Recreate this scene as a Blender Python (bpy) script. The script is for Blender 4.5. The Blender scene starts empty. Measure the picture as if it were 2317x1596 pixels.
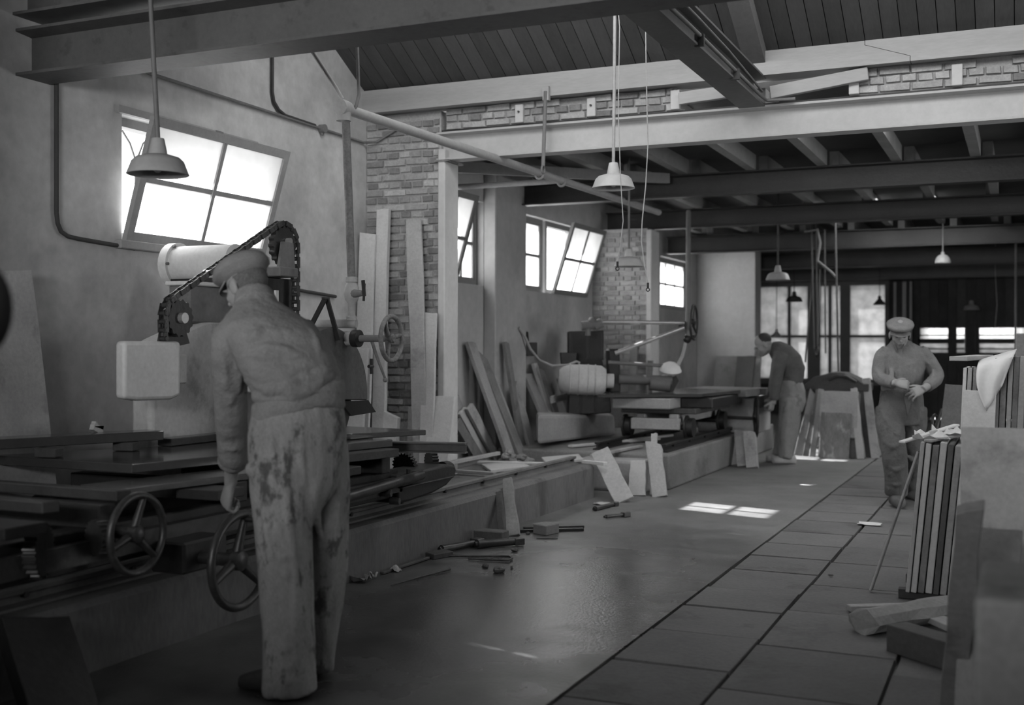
import bpy, bmesh, math, random
from math import sin, cos, pi, radians, sqrt, atan2
from mathutils import Vector as V, Matrix, noise

S = bpy.context.scene
COL = S.collection
random.seed(7)

# ------------------------------------------------------------------ camera
FPX = 2598.0                      # focal length in pixels of the 2317 px wide frame
EYE = V((0, 0, 1.36))
YAW, PITCH, ROLL = radians(24.01), radians(.245), radians(-.123)
_f = V((-sin(YAW) * cos(PITCH), cos(YAW) * cos(PITCH), -sin(PITCH)))
_r = V((cos(YAW), sin(YAW), 0))
_d = _f.cross(_r)
_r2 = _r * cos(ROLL) + _d * sin(ROLL)
_d2 = _d * cos(ROLL) - _r * sin(ROLL)
cd = bpy.data.cameras.new('camera')
cam = bpy.data.objects.new('camera', cd)
COL.objects.link(cam)
m3 = Matrix((_r2, -_d2, -_f)).transposed()
cam.matrix_world = Matrix.Translation(EYE) @ m3.to_4x4()
cd.sensor_width = 36
cd.lens = 36 * FPX / 2317
cd.clip_start = .05
cd.clip_end = 200
cd.dof.use_dof = True
cd.dof.focus_distance = 7.2
cd.dof.aperture_fstop = 1.75
S.camera = cam

# ------------------------------------------------------------------ light
w = bpy.data.worlds.new('sky')
S.world = w
w.use_nodes = True
bg = w.node_tree.nodes['Background']
bg.inputs[0].default_value = (1, 1, 1, 1)
bg.inputs[1].default_value = 4.5

def sun_lamp(direction, strength, angle):
    l = bpy.data.lights.new('sun', 'SUN')
    l.energy = strength
    l.angle = radians(angle)
    o = bpy.data.objects.new('sun', l)
    COL.objects.link(o)
    o.location = (-20, 8, 15)
    o.rotation_euler = V(direction).to_track_quat('-Z', 'Y').to_euler()
sun_lamp((3.0, -.85, -2.45), 40, .6)

def area(name, loc, target, sx, sy, energy):
    l = bpy.data.lights.new(name, 'AREA')
    l.shape = 'RECTANGLE'
    l.size, l.size_y = sx, sy
    l.energy = energy
    o = bpy.data.objects.new(name, l)
    COL.objects.link(o)
    o.location = loc
    o.rotation_euler = (V(target) - V(loc)).to_track_quat('-Z', 'Y').to_euler()
    return o
# added fill lamps below the closed boarded roof, behind the camera and under the rear ceiling; sky light also enters by an assumed doorway on the right
area('front_hall_fill', (-1.4, 6.6, 4.35), (-1.4, 9.6, 1.65), 5.6, 1.2, 132)  # added fill lamp below the closed boarded roof, for an assumed rooflight
area('camera_side_fill', (-1.9, -2.2, 2.1), (-1.6, 8, 2.1), 3.6, .8, 330)  # added fill for surfaces facing the camera; the rear wall has no opening
area('aisle_fill', (-1.5, 9.45, 3.27), (-1.6, 9.8, 0), 2.4, .8, 85)  # added fill for the aisle floor, below a closed ceiling
area('rear_bay_fill', (-1.4, 15.6, 3.26), (-1.4, 15.7, 0), 1.6, 1.2, 80)  # added general fill for the rear bays, below a closed ceiling
S.view_settings.view_transform = 'Standard'
S.view_settings.look = 'None'
S.view_settings.gamma = 1
S.view_settings.use_curve_mapping = False
S.view_settings.exposure = 0.0
S.cycles.use_denoising = True
S.cycles.max_bounces = 7
S.cycles.diffuse_bounces = 4
S.cycles.transparent_max_bounces = 8
S.cycles.sample_clamp_indirect = 4
S.cycles.caustics_reflective = False
S.cycles.caustics_refractive = False

# ------------------------------------------------------------------ where a sight line meets a plane of the room
def _ray(x, y):
    return _f + _r2 * ((x - 1158.5) / FPX) + _d2 * ((y - 798) / FPX)
def _on(ax, v, x, y):
    d = _ray(x, y)
    return EYE + d * ((v - EYE[ax]) / d[ax])
def onx(v, x, y): return _on(0, v, x, y)
def ony(v, x, y): return _on(1, v, x, y)
def onz(v, x, y): return _on(2, v, x, y)
def atd(d, x, y): return EYE + _ray(x, y) * d

# ------------------------------------------------------------------ materials (all greys)
MATS = {}
def mat(name, v, rough=.8, var=.25, scale=3.0, fine=40, finev=.12, bump=.15, metal=0, spec=.4, stretch=(1, 1, 1), piece=0.0, stain=0.0, st0=.56, st1=.66, stainscale=1.2, bumpscale=None):
    if name in MATS: return MATS[name]
    m = bpy.data.materials.new(name)
    m.use_nodes = True
    nt = m.node_tree
    N, L = nt.nodes, nt.links
    b = N['Principled BSDF']
    b.inputs['Roughness'].default_value = rough
    b.inputs['Metallic'].default_value = metal
    b.inputs['Specular IOR Level'].default_value = spec
    tc = N.new('ShaderNodeTexCoord')
    mp = N.new('ShaderNodeMapping')
    mp.inputs['Scale'].default_value = stretch
    L.new(tc.outputs['Object'], mp.inputs[0])
    oi = N.new('ShaderNodeObjectInfo')
    off = N.new('ShaderNodeVectorMath'); off.operation = 'SCALE'
    cmb = N.new('ShaderNodeCombineXYZ')
    for i in range(3): L.new(oi.outputs['Random'], cmb.inputs[i])
    L.new(cmb.outputs[0], off.inputs[0]); off.inputs['Scale'].default_value = 37
    add = N.new('ShaderNodeVectorMath'); add.operation = 'ADD'
    L.new(mp.outputs[0], add.inputs[0]); L.new(off.outputs[0], add.inputs[1])
    def nz(sc, det=4, ro=.6):
        n = N.new('ShaderNodeTexNoise')
        n.inputs['Scale'].default_value = sc
        n.inputs['Detail'].default_value = det
        n.inputs['Roughness'].default_value = ro
        L.new(add.outputs[0], n.inputs['Vector'])
        return n.outputs['Fac']
    def mth(op, a, c, d=None):
        n = N.new('ShaderNodeMath'); n.operation = op
        for i, x in enumerate((a, c, d)):
            if x is None: continue
            if isinstance(x, (int, float)): n.inputs[i].default_value = x
            else: L.new(x, n.inputs[i])
        return n.outputs[0]
    big, fin = nz(scale), nz(fine, 3)
    t = mth('MULTIPLY_ADD', big, 2 * var * 1.6, 1 - var * 1.6)
    t2 = mth('MULTIPLY_ADD', fin, 2 * finev * 1.6, 1 - finev * 1.6)
    val = mth('MULTIPLY', t, t2)
    if piece:
        val = mth('MULTIPLY', val, mth('MULTIPLY_ADD', oi.outputs['Random'], 2 * piece, 1 - piece))
    if stain:
        s = nz(stainscale, 5, .65)
        k = N.new('ShaderNodeMapRange')
        k.inputs[1].default_value = st0; k.inputs[2].default_value = st1
        L.new(s, k.inputs[0])
        val = mth('MULTIPLY', val, mth('MULTIPLY_ADD', k.outputs[0], -stain, 1))
    val = mth('MULTIPLY', val, v)
    val = mth('MAXIMUM', val, .004)
    c = N.new('ShaderNodeCombineColor')
    for i in range(3): L.new(val, c.inputs[i])
    L.new(c.outputs[0], b.inputs['Base Color'])
    if bump:
        bp = N.new('ShaderNodeBump')
        bp.inputs['Strength'].default_value = bump
        bp.inputs['Distance'].default_value = .02
        L.new(nz(bumpscale or fine * .7, 5), bp.inputs['Height'])
        L.new(bp.outputs[0], b.inputs['Normal'])
    MATS[name] = m
    return m

def M(n): return MATS[n]
mat('plaster', .50, .9, .26, 2.4, 14, .12, .14, stain=.22, stainscale=1.1, st0=.45, st1=.75)
mat('plaster_far', .42, .9, .22, 1.4, 12, .10, .1, stain=.25, stainscale=1.0)
mat('pier_face', .52, .9, .10, 2.5, 18, .08, .1)
mat('brick', .27, .92, .30, 9, 60, .2, .4, piece=.4)
mat('brick_light', .36, .92, .3, 9, 60, .2, .4, piece=.25)
mat('mortar', .36, .95, .2, 4, 60, .2, .4)
mat('concrete', .22, .88, .28, 1.8, 55, .16, .3, stain=.3, stainscale=2.0)
mat('concrete_pale', .34, .9, .22, 1.8, 45, .14, .25, stain=.2)
mat('plinth', .14, .85, .35, 1.5, 45, .2, .25, stretch=(1, 1, .35), stain=.4, stainscale=2.2)
mat('flagstone', .125, .8, .22, 2.2, 50, .16, .28, piece=.14, stain=.25, stainscale=2.5)
mat('timber_pale', .40, .85, .12, 2, 30, .08, .12, stretch=(.4, 2, 2))
mat('timber_lath', .36, .85, .2, 3, 35, .15, .15, piece=.2)
mat('timber_dark', .07, .85, .3, 3, 35, .2, .2, piece=.25)
mat('roof_board', .11, .85, .22, 2.2, 30, .12, .12, stretch=(2, .5, .5), piece=.16)
mat('rafter', .17, .85, .2, 3, 30, .12, .1)
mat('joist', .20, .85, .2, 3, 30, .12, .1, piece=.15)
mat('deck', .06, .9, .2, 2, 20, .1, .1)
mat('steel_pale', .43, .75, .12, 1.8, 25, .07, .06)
mat('steel_grey', .13, .6, .18, 2.5, 30, .1, .1)
mat('steel_front', .085, .6, .2, 2.5, 30, .12, .1, stain=.25, stainscale=9)
mat('steel_rust', .20, .7, .25, 4, 26, .3, .2, stain=.4, stainscale=14)
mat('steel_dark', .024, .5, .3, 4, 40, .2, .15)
mat('iron_black', .022, .42, .3, 5, 40, .2, .12, spec=.5)
mat('iron_worn', .06, .38, .4, 6, 40, .25, .12, metal=.4, spec=.5)
mat('machine_grey', .52, .65, .25, 3.5, 35, .12, .1, stain=.35, stainscale=3.5)
mat('machine_pale', .6, .6, .15, 3, 40, .1, .06, stain=.15, stainscale=3)
mat('machine_mid', .15, .6, .3, 4, 40, .15, .1, stain=.3, stainscale=5)
mat('guard_paint', .085, .6, .3, 5, 40, .18, .12, stain=.3, stainscale=6)
mat('pipe_pale', .34, .65, .15, 4, 40, .12, .08)
mat('pipe_mid', .17, .65, .2, 4, 40, .12, .1)
mat('pipe_rust', .15, .8, .3, 8, 60, .3, .3)
mat('pipe_dark', .055, .7, .2, 4, 40, .12, .1)
mat('wheel_paint', .20, .6, .35, 14, 60, .3, .25, stain=.4, stainscale=18)
mat('enamel', .45, .45, .12, 6, 30, .08, .04)
mat('enamel_grey', .32, .5, .12, 6, 30, .08, .04)
mat('enamel_dark', .09, .5, .12, 6, 30, .08, .04)
mat('stone_pale', .56, .85, .14, 3, 50, .1, .15, piece=.12, stain=.12, stainscale=3)
mat('stone_mid', .38, .85, .2, 3, 50, .14, .15, piece=.18, stain=.25, stainscale=3.5)
mat('stone_grey', .22, .85, .25, 3, 50, .16, .2, piece=.2, stain=.3, stainscale=4)
mat('stone_dark', .09, .8, .3, 4, 50, .16, .2, piece=.25)
mat('stone_polished', .055, .12, .2, 2, 40, .1, .01, spec=.6)
mat('stone_wet', .055, .22, .3, 3, 40, .15, .05, spec=.6)
mat('marble', .20, .6, .5, 3.2, 30, .2, .1, stretch=(2.4, 2.4, .8), stain=-1.0, stainscale=4)
mat('paper', .72, .9, .06, 4, 40, .05, .08)
mat('jacket', .19, .95, .22, 7, 120, .18, .7, bumpscale=17)
mat('jacket_dark', .10, .95, .22, 7, 120, .18, .35, bumpscale=45)
mat('shirt_grey', .145, .95, .18, 7, 120, .15, .7, bumpscale=16)
mat('trousers', .24, .95, .3, 6, 110, .18, .7, stain=.65, stainscale=11, bumpscale=13, stretch=(1, 1, .6), st0=.555, st1=.64)
mat('trousers_pale', .24, .95, .22, 6, 110, .15, .3, stain=.4, stainscale=7, bumpscale=40)
mat('trousers_dark', .10, .95, .3, 5, 110, .15, .8, stain=.35, stainscale=6, bumpscale=14)
mat('cap_cloth', .17, .95, .18, 14, 160, .16, .3, bumpscale=90)
mat('cap_tweed', .16, .95, .2, 18, 160, .25, .3, bumpscale=90)
mat('skin', .24, .6, .14, 14, 90, .08, .12)
mat('hair', .03, .7, .3, 30, 120, .3, .4)
mat('hair_grey', .10, .8, .3, 40, 160, .3, .5)
mat('eye', .03, .3, 0, 5, 50, 0, 0)
mat('leather', .03, .6, .3, 8, 60, .2, .2)
mat('clog', .10, .7, .35, 9, 60, .2, .15)
mat('cord', .40, .8, .1, 9, 60, .1, 0)
mat('cord_dark', .06, .8, .1, 9, 60, .1, 0)
mat('rubble', .30, .95, .3, 8, 60, .25, .4, piece=.3)
mat('rubber', .02, .95, .2, 5, 50, .1, .1)
mat('bright_steel', .55, .3, .1, 4, 50, .08, .02, metal=.7)
mat('window_frame', .20, .8, .12, 3, 40, .1, .05)
mat('window_frame_pale', .30, .8, .12, 3, 40, .1, .05)
mat('blind', .45, .9, .15, 2, 30, .1, .1)
mat('outside_wall', .35, .9, .15, 1, 20, .1, .1)

def glass_mat(name, clear, diff):
    m = bpy.data.materials.new(name)
    m.use_nodes = True
    nt = m.node_tree; N, L = nt.nodes, nt.links
    N.remove(N['Principled BSDF'])
    out = N['Material Output']
    t = N.new('ShaderNodeBsdfTransparent'); t.inputs[0].default_value = (clear, clear, clear, 1)
    d = N.new('ShaderNodeBsdfTranslucent'); d.inputs[0].default_value = (.8, .8, .8, 1)
    g = N.new('ShaderNodeBsdfGlossy'); g.inputs['Roughness'].default_value = .05
    g.inputs[0].default_value = (.9, .9, .9, 1)
    tc = N.new('ShaderNodeTexCoord')
    n = N.new('ShaderNodeTexNoise'); n.inputs['Scale'].default_value = 5
    n.inputs['Detail'].default_value = 5
    L.new(tc.outputs['Object'], n.inputs['Vector'])
    k = N.new('ShaderNodeMath'); k.operation = 'MULTIPLY_ADD'
    k.inputs[1].default_value = .35; k.inputs[2].default_value = diff - .17
    L.new(n.outputs['Fac'], k.inputs[0])
    m1 = N.new('ShaderNodeMixShader'); L.new(k.outputs[0], m1.inputs[0])
    L.new(t.outputs[0], m1.inputs[1]); L.new(d.outputs[0], m1.inputs[2])
    m2 = N.new('ShaderNodeMixShader'); m2.inputs[0].default_value = .05
    L.new(m1.outputs[0], m2.inputs[1]); L.new(g.outputs[0], m2.inputs[2])
    L.new(m2.outputs[0], out.inputs['Surface'])
    MATS[name] = m
glass_mat('glass', .5, .82)
glass_mat('glass_far', .2, .25)
glass_mat('glass_clear', .9, .2)

def floor_mat():
    """Trampled concrete with a wet patch that has worn smooth beside the saw."""
    m = mat('floor_concrete', .15, .75, .25, 1.3, 60, .2, .13, stain=.3, stainscale=2.4, bumpscale=55, st0=.42, st1=.78)
    nt = m.node_tree; N, L = nt.nodes, nt.links
    b = N['Principled BSDF']
    tc = N.new('ShaderNodeTexCoord')
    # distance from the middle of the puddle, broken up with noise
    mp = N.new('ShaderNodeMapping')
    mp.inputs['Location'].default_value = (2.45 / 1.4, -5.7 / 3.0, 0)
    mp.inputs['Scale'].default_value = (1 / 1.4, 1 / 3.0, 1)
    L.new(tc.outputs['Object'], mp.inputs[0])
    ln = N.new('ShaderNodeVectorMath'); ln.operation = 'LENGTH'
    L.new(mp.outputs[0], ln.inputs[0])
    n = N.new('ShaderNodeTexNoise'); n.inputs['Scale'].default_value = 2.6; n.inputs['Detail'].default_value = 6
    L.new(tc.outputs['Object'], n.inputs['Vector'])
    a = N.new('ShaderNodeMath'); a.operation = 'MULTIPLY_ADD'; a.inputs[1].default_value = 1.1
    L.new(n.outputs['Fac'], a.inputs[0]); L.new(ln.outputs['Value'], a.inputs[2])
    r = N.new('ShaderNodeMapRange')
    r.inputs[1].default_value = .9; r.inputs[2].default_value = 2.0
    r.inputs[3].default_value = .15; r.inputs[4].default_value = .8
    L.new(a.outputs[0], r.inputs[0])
    L.new(r.outputs[0], b.inputs['Roughness'])
    b.inputs['Specular IOR Level'].default_value = .8
    # wet concrete is darker, deepened further to stand for shade on the near floor
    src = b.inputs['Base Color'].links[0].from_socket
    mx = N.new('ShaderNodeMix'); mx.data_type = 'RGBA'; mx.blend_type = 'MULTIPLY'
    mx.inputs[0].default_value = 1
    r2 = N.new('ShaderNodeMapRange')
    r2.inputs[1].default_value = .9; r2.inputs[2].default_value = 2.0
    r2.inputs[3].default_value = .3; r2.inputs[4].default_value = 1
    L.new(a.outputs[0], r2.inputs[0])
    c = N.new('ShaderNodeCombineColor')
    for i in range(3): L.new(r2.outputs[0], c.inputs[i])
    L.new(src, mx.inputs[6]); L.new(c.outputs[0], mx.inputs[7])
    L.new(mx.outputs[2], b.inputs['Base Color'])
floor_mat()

# ------------------------------------------------------------------ mesh helpers
def root_loc(o):
    p = V((0, 0, 0))
    while o is not None:
        p += o.location
        o = o.parent
    return p

def tag(o, label=None, cat=None, group=None, kind=None):
    if label: o['label'] = label
    if cat: o['category'] = cat
    if group: o['group'] = group
    if kind: o['kind'] = kind
    return o

def thing(name, label, cat, loc=(0, 0, 0), rz=0, group=None):
    o = bpy.data.objects.new(name, None)
    o.empty_display_size = .1
    COL.objects.link(o)
    o.location = loc
    o.rotation_euler = (0, 0, rz)
    return tag(o, label, cat, group)

def frame(n):
    n = V(n).normalized()
    a = V((0, 0, 1)) if abs(n.z) < .9 else V((1, 0, 0))
    u = a.cross(n).normalized()
    return u, n.cross(u), n

class MB:
    def __init__(s):
        s.v, s.f = [], []
    def add(s, vs, fs):
        k = len(s.v)
        s.v += [V(p) for p in vs]
        s.f += [tuple(i + k for i in f) for f in fs]
        return s
    def box(s, x0, x1, y0, y1, z0, z1):
        vs = [(x, y, z) for z in (z0, z1) for y in (y0, y1) for x in (x0, x1)]
        return s.add(vs, [(0, 2, 3, 1), (4, 5, 7, 6), (0, 1, 5, 4), (2, 6, 7, 3), (0, 4, 6, 2), (1, 3, 7, 5)])
    def hexa(s, b, t):
        return s.add(list(b) + list(t), [(3, 2, 1, 0), (4, 5, 6, 7), (0, 1, 5, 4), (1, 2, 6, 5), (2, 3, 7, 6), (3, 0, 4, 7)])
    def beam(s, p0, p1, w, h, up=(0, 0, 1)):
        """square bar from p0 to p1, w wide, h high"""
        p0, p1 = V(p0), V(p1)
        n = (p1 - p0).normalized()
        u = n.cross(V(up)).normalized()
        q = u.cross(n)
        a, c = u * (w / 2), q * (h / 2)
        return s.hexa([p0 - a - c, p0 + a - c, p0 + a + c, p0 - a + c], [p1 - a - c, p1 + a - c, p1 + a + c, p1 - a + c])
    def prism(s, poly, vec):
        poly = [V(p) for p in poly]
        vec = V(vec)
        n = len(poly)
        vs = poly + [p + vec for p in poly]
        nm = V((0, 0, 0))
        for i in range(n): nm += poly[i].cross(poly[(i + 1) % n])
        flip = nm.dot(vec) < 0
        fs = [tuple(range(n - 1, -1, -1)), tuple(range(n, 2 * n))] + [(i, (i + 1) % n, n + (i + 1) % n, n + i) for i in range(n)]
        if flip: fs = [tuple(reversed(f)) for f in fs]
        return s.add(vs, fs)
    def cyl(s, p0, p1, r0, r1=None, n=14):
        p0, p1 = V(p0), V(p1)
        r1 = r0 if r1 is None else r1
        u, q, _ = frame(p1 - p0)
        vs = []
        for p, r in ((p0, r0), (p1, r1)):
            for i in range(n):
                a = 2 * pi * i / n
                vs.append(p + (u * cos(a) + q * sin(a)) * r)
        fs = [(i, (i + 1) % n, n + (i + 1) % n, n + i) for i in range(n)] + [tuple(range(n - 1, -1, -1)), tuple(range(n, 2 * n))]
        return s.add(vs, fs)
    def tube(s, pts, r, n=8, closed=False):
        pts = [V(p) for p in pts]
        k = len(pts)
        rs = r if isinstance(r, (list, tuple)) else [r] * k
        def tan(i):
            a = pts[(i - 1) % k] if (closed or i) else pts[i]
            b = pts[(i + 1) % k] if (closed or i < k - 1) else pts[i]
            return (b - a).normalized()
        u, _, _ = frame(tan(0))
        vs = []
        for i in range(k):
            t = tan(i)
            u = (u - t * u.dot(t)).normalized()
            q = t.cross(u)
            for j in range(n):
                a = 2 * pi * j / n
                vs.append(pts[i] + (u * cos(a) + q * sin(a)) * rs[i])
        fs = []
        for i in range(k if closed else k - 1):
            i2 = (i + 1) % k
            for j in range(n):
                fs.append((i * n + j, i * n + (j + 1) % n, i2 * n + (j + 1) % n, i2 * n + j))
        if not closed:
            fs += [tuple(range(n - 1, -1, -1)), tuple(range((k - 1) * n, k * n))]
        return s.add(vs, fs)
    def lathe(s, prof, o, axis=(0, 0, 1), n=24):
        """prof: list of (radius, height along axis)"""
        o = V(o)
        u, q, ax = frame(axis)
        vs, fs = [], []
        for r, h in prof:
            for i in range(n):
                a = 2 * pi * i / n
                vs.append(o + ax * h + (u * cos(a) + q * sin(a)) * max(r, 1e-4))
        for k in range(len(prof) - 1):
            for i in range(n):
                fs.append((k * n + i, k * n + (i + 1) % n, (k + 1) * n + (i + 1) % n, (k + 1) * n + i))
        fs += [tuple(range(n - 1, -1, -1)), tuple(range((len(prof) - 1) * n, len(prof) * n))]
        return s.add(vs, fs)
    def torus(s, c, axis, R, r, n=36, k=8):
        c = V(c)
        u, q, ax = frame(axis)
        vs, fs = [], []
        for i in range(n):
            a = 2 * pi * i / n
            d = u * cos(a) + q * sin(a)
            for j in range(k):
                b = 2 * pi * j / k
                vs.append(c + d * (R + r * cos(b)) + ax * (r * sin(b)))
        for i in range(n):
            for j in range(k):
                fs.append((i * k + j, ((i + 1) % n) * k + j, ((i + 1) % n) * k + (j + 1) % k, i * k + (j + 1) % k))
        return s.add(vs, fs)
    def ball(s, c, r, n=12, k=8, R=None):
        """ellipsoid; r is a number or three radii"""
        c = V(c)
        r = (r, r, r) if isinstance(r, (int, float)) else r
        vs, fs = [], []
        for i in range(1, k):
            t = pi * i / k
            for j in range(n):
                a = 2 * pi * j / n
                p = V((r[0] * sin(t) * cos(a), r[1] * sin(t) * sin(a), r[2] * cos(t)))
                vs.append(c + (R @ p if R else p))
        top, bot = V((0, 0, r[2])), V((0, 0, -r[2]))
        vs += [c + (R @ top if R else top), c + (R @ bot if R else bot)]
        T, B = len(vs) - 2, len(vs) - 1
        for i in range(k - 2):
            for j in range(n):
                fs.append((i * n + j, (i + 1) * n + j, (i + 1) * n + (j + 1) % n, i * n + (j + 1) % n))
        for j in range(n):
            fs.append((T, j, (j + 1) % n))
            fs.append((B, (k - 2) * n + (j + 1) % n, (k - 2) * n + j))
        return s.add(vs, fs)
    def loft(s, rings):
        n = len(rings[0])
        vs = [p for r in rings for p in r]
        fs = []
        for k in range(len(rings) - 1):
            for i in range(n):
                fs.append((k * n + i, k * n + (i + 1) % n, (k + 1) * n + (i + 1) % n, (k + 1) * n + i))
        fs += [tuple(range(n - 1, -1, -1)), tuple(range((len(rings) - 1) * n, len(rings) * n))]
        return s.add(vs, fs)
    def xf(s, mtx):
        s.v = [mtx @ p for p in s.v]
        return s
    def mesh(s, name, off=V((0, 0, 0)), smooth=None):
        me = bpy.data.meshes.new(name)
        me.from_pydata([tuple(p - off) for p in s.v], [], s.f)
        bm = bmesh.new(); bm.from_mesh(me)
        bmesh.ops.recalc_face_normals(bm, faces=bm.faces)
        bm.to_mesh(me); bm.free()
        if smooth is not None:
            me.polygons.foreach_set('use_smooth', [True] * len(me.polygons))
            me.set_sharp_from_angle(angle=radians(smooth))
        me.update()
        return me
    def build(s, name, m, parent=None, label=None, cat=None, group=None, kind=None, smooth=None, bevel=0, seg=1, loc=None):
        if parent is None:
            if loc is None:
                xs = [p.x for p in s.v]; ys = [p.y for p in s.v]; zs = [p.z for p in s.v]
                loc = V(((min(xs) + max(xs)) / 2, (min(ys) + max(ys)) / 2, min(zs)))
            off = V(loc)
        else:
            off = root_loc(parent)
        me = s.mesh(name, off, smooth)
        me.materials.append(M(m) if isinstance(m, str) else m)
        o = bpy.data.objects.new(name, me)
        COL.objects.link(o)
        if parent is None: o.location = off
        else: o.parent = parent
        if bevel:
            b = o.modifiers.new('bevel', 'BEVEL')
            b.width = bevel; b.segments = seg; b.limit_method = 'ANGLE'; b.angle_limit = radians(40)
            b.harden_normals = False
        return tag(o, label, cat, group, kind)

def place(me, name, m, parent, loc, rot=(0, 0, 0), scale=(1, 1, 1)):
    """an object from shared mesh data, loc in world space"""
    o = bpy.data.objects.new(name, me)
    COL.objects.link(o)
    o.location = V(loc) - (root_loc(parent) if parent else V((0, 0, 0)))
    o.rotation_euler = rot
    o.scale = scale
    o.parent = parent
    return o

def copy_tree(o, parent=None, **kw):
    c = o.copy()
    COL.objects.link(c)
    c.parent = parent
    for ch in list(o.children): copy_tree(ch, c)
    for k, v in kw.items(): c[k] = v
    return c

def rough_poly(w, h, jag=.0, topcut=0, n=5, seed=0, taper=0):
    """outline of a sawn slab in its own plane: (along width, along height)"""
    r = random.Random(seed)
    pts = [(-w / 2, 0), (w / 2, 0)]
    for i in range(1, n):
        pts.append((w / 2 - taper * w * i / n + r.uniform(-jag, jag), h * i / n))
    pts.append((w / 2 - taper * w, h - max(topcut, 0)))
    for i in range(1, 3):
        pts.append((w / 2 - taper * w - (w * (1 - taper)) * i / 3, h - max(topcut, 0) * (1 - i / 3) - max(-topcut, 0) * i / 3 + r.uniform(-jag, jag)))
    pts.append((-w / 2, h - max(-topcut, 0)))
    for i in range(n - 1, 0, -1):
        pts.append((-w / 2 + r.uniform(-jag, jag) * .7, h * i / n))
    return pts

def slab(name, label, cat, B, T, U, w, t, m, group=None, jag=.006, topcut=0, seed=0, taper=0, parent=None, bevel=.003):
    """stone or wooden slab from bottom centre B to top centre T, width w along U, thickness t"""
    B, T = V(B), V(T)
    up = (T - B).normalized()
    U = V(U); U = (U - up * U.dot(up)).normalized()
    n = U.cross(up)
    poly = [B + U * a + up * b - n * (t / 2) for a, b in rough_poly(w, (T - B).length, jag, topcut, 5, seed, taper)]
    mb = MB().prism(poly, n * t)
    return mb.build(name, m, parent, label, cat, group, bevel=bevel)

# ================================================================== THE ROOM
XL, XR = -5.1, 3.8
YA, YB, YP = -2.4, 24.0, 8.4          # rear wall behind the camera, far wall, line of the old cross wall
SL = .55                              # slope of the boarded roof
RID = 3.0
def roofz(y): return 3.51 + SL * (YP - y) if y >= RID else 3.51 + SL * (YP - RID) - SL * (RID - y)

# floor: concrete left and right of the strip of flagstones
fl = MB()
fl.box(XL - .3, -1.655, YA, 24.2, -.2, 0)
fl.box(-1.655, .2, YA, 24.2, -.2, -.03)
fl.box(.2, XR + 2, YA, 24.2, -.2, 0)
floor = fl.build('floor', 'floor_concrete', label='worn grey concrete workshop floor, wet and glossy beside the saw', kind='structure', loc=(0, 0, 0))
rr = random.Random(3)
cols = [(-1.65, -1.12), (-1.12, -.5), (-.5, .195)]
for ci, (x0, x1) in enumerate(cols):
    y = 2.9 + (.2, .33, .05)[ci]
    while y < 16:
        L = rr.uniform(.5, .62) * (1 if ci == 0 else 1.25)
        g = .003 + rr.random() * .004
        z = -.004 + rr.uniform(-.004, .004)
        mb = MB()
        a = [V((x0 + g + rr.uniform(0, .008), y + g, -.03)), V((x1 - g * .5, y + g + rr.uniform(-.006, .006), -.03)), V((x1 - g * .5 - rr.uniform(0, .006), y + L - g, -.03)), V((x0 + g, y + L - g + rr.uniform(-.006, .006), -.03))]
        c = (a[0] + a[2]) / 2
        t = [c + (p - c) * .985 + V((0, 0, .03 + z + rr.uniform(-.002, .002))) for p in a]
        mb.hexa(a, t)
        mb.build('flagstone', 'flagstone', floor)
        y += L

# ---- left wall: plastered, with the window openings of every bay left free
WT = .28
def wall_piece(mb, y0, y1, z0, z1): mb.box(XL - WT, XL, y0, y1, z0, z1)
def wall_with_holes(mb, y0, y1, z1, holes):
    y = y0
    for (a, b, c, d) in holes:
        wall_piece(mb, y, a, 0, z1)
        wall_piece(mb, a, b, 0, c)
        wall_piece(mb, a, b, d, z1)
        y = b
    wall_piece(mb, y, y1, 0, z1)
wl = MB()
wall_with_holes(wl, YA, YP, 3.3, [(5.51, 6.93, 2.02, 2.80)])
wl.prism([(XL - WT, YA, 3.3), (XL - WT, YP, 3.3), (XL - WT, YP, roofz(YP)), (XL - WT, RID, roofz(RID)), (XL - WT, YA, roofz(YA))], (WT, 0, 0))
wl.build('wall_left', 'plaster', label='pale stained plaster gable wall with a tilted hopper window', kind='structure', loc=(XL, 5, 0))
wf = MB()
wall_with_holes(wf, YP, 24.2, 3.4, [(9.2, 10.72, 2.0, 2.86), (11.55, 13.72, 2.0, 2.86), (14.6, 16.6, 2.0, 2.8), (17.05, 18.75, 1.97, 2.78)])
wf.build('wall_left_rear', 'plaster_far', label='grimy plaster wall of the rear bays behind the leaning slabs', kind='structure', loc=(XL, 14, 0))
wp = MB().box(XL, -4.96, 10.72, 11.52, 0, 3.15)
wp.build('wall_pilaster', 'plaster_far', label='shallow plaster pilaster between two high windows', kind='structure', bevel=.01)

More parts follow.
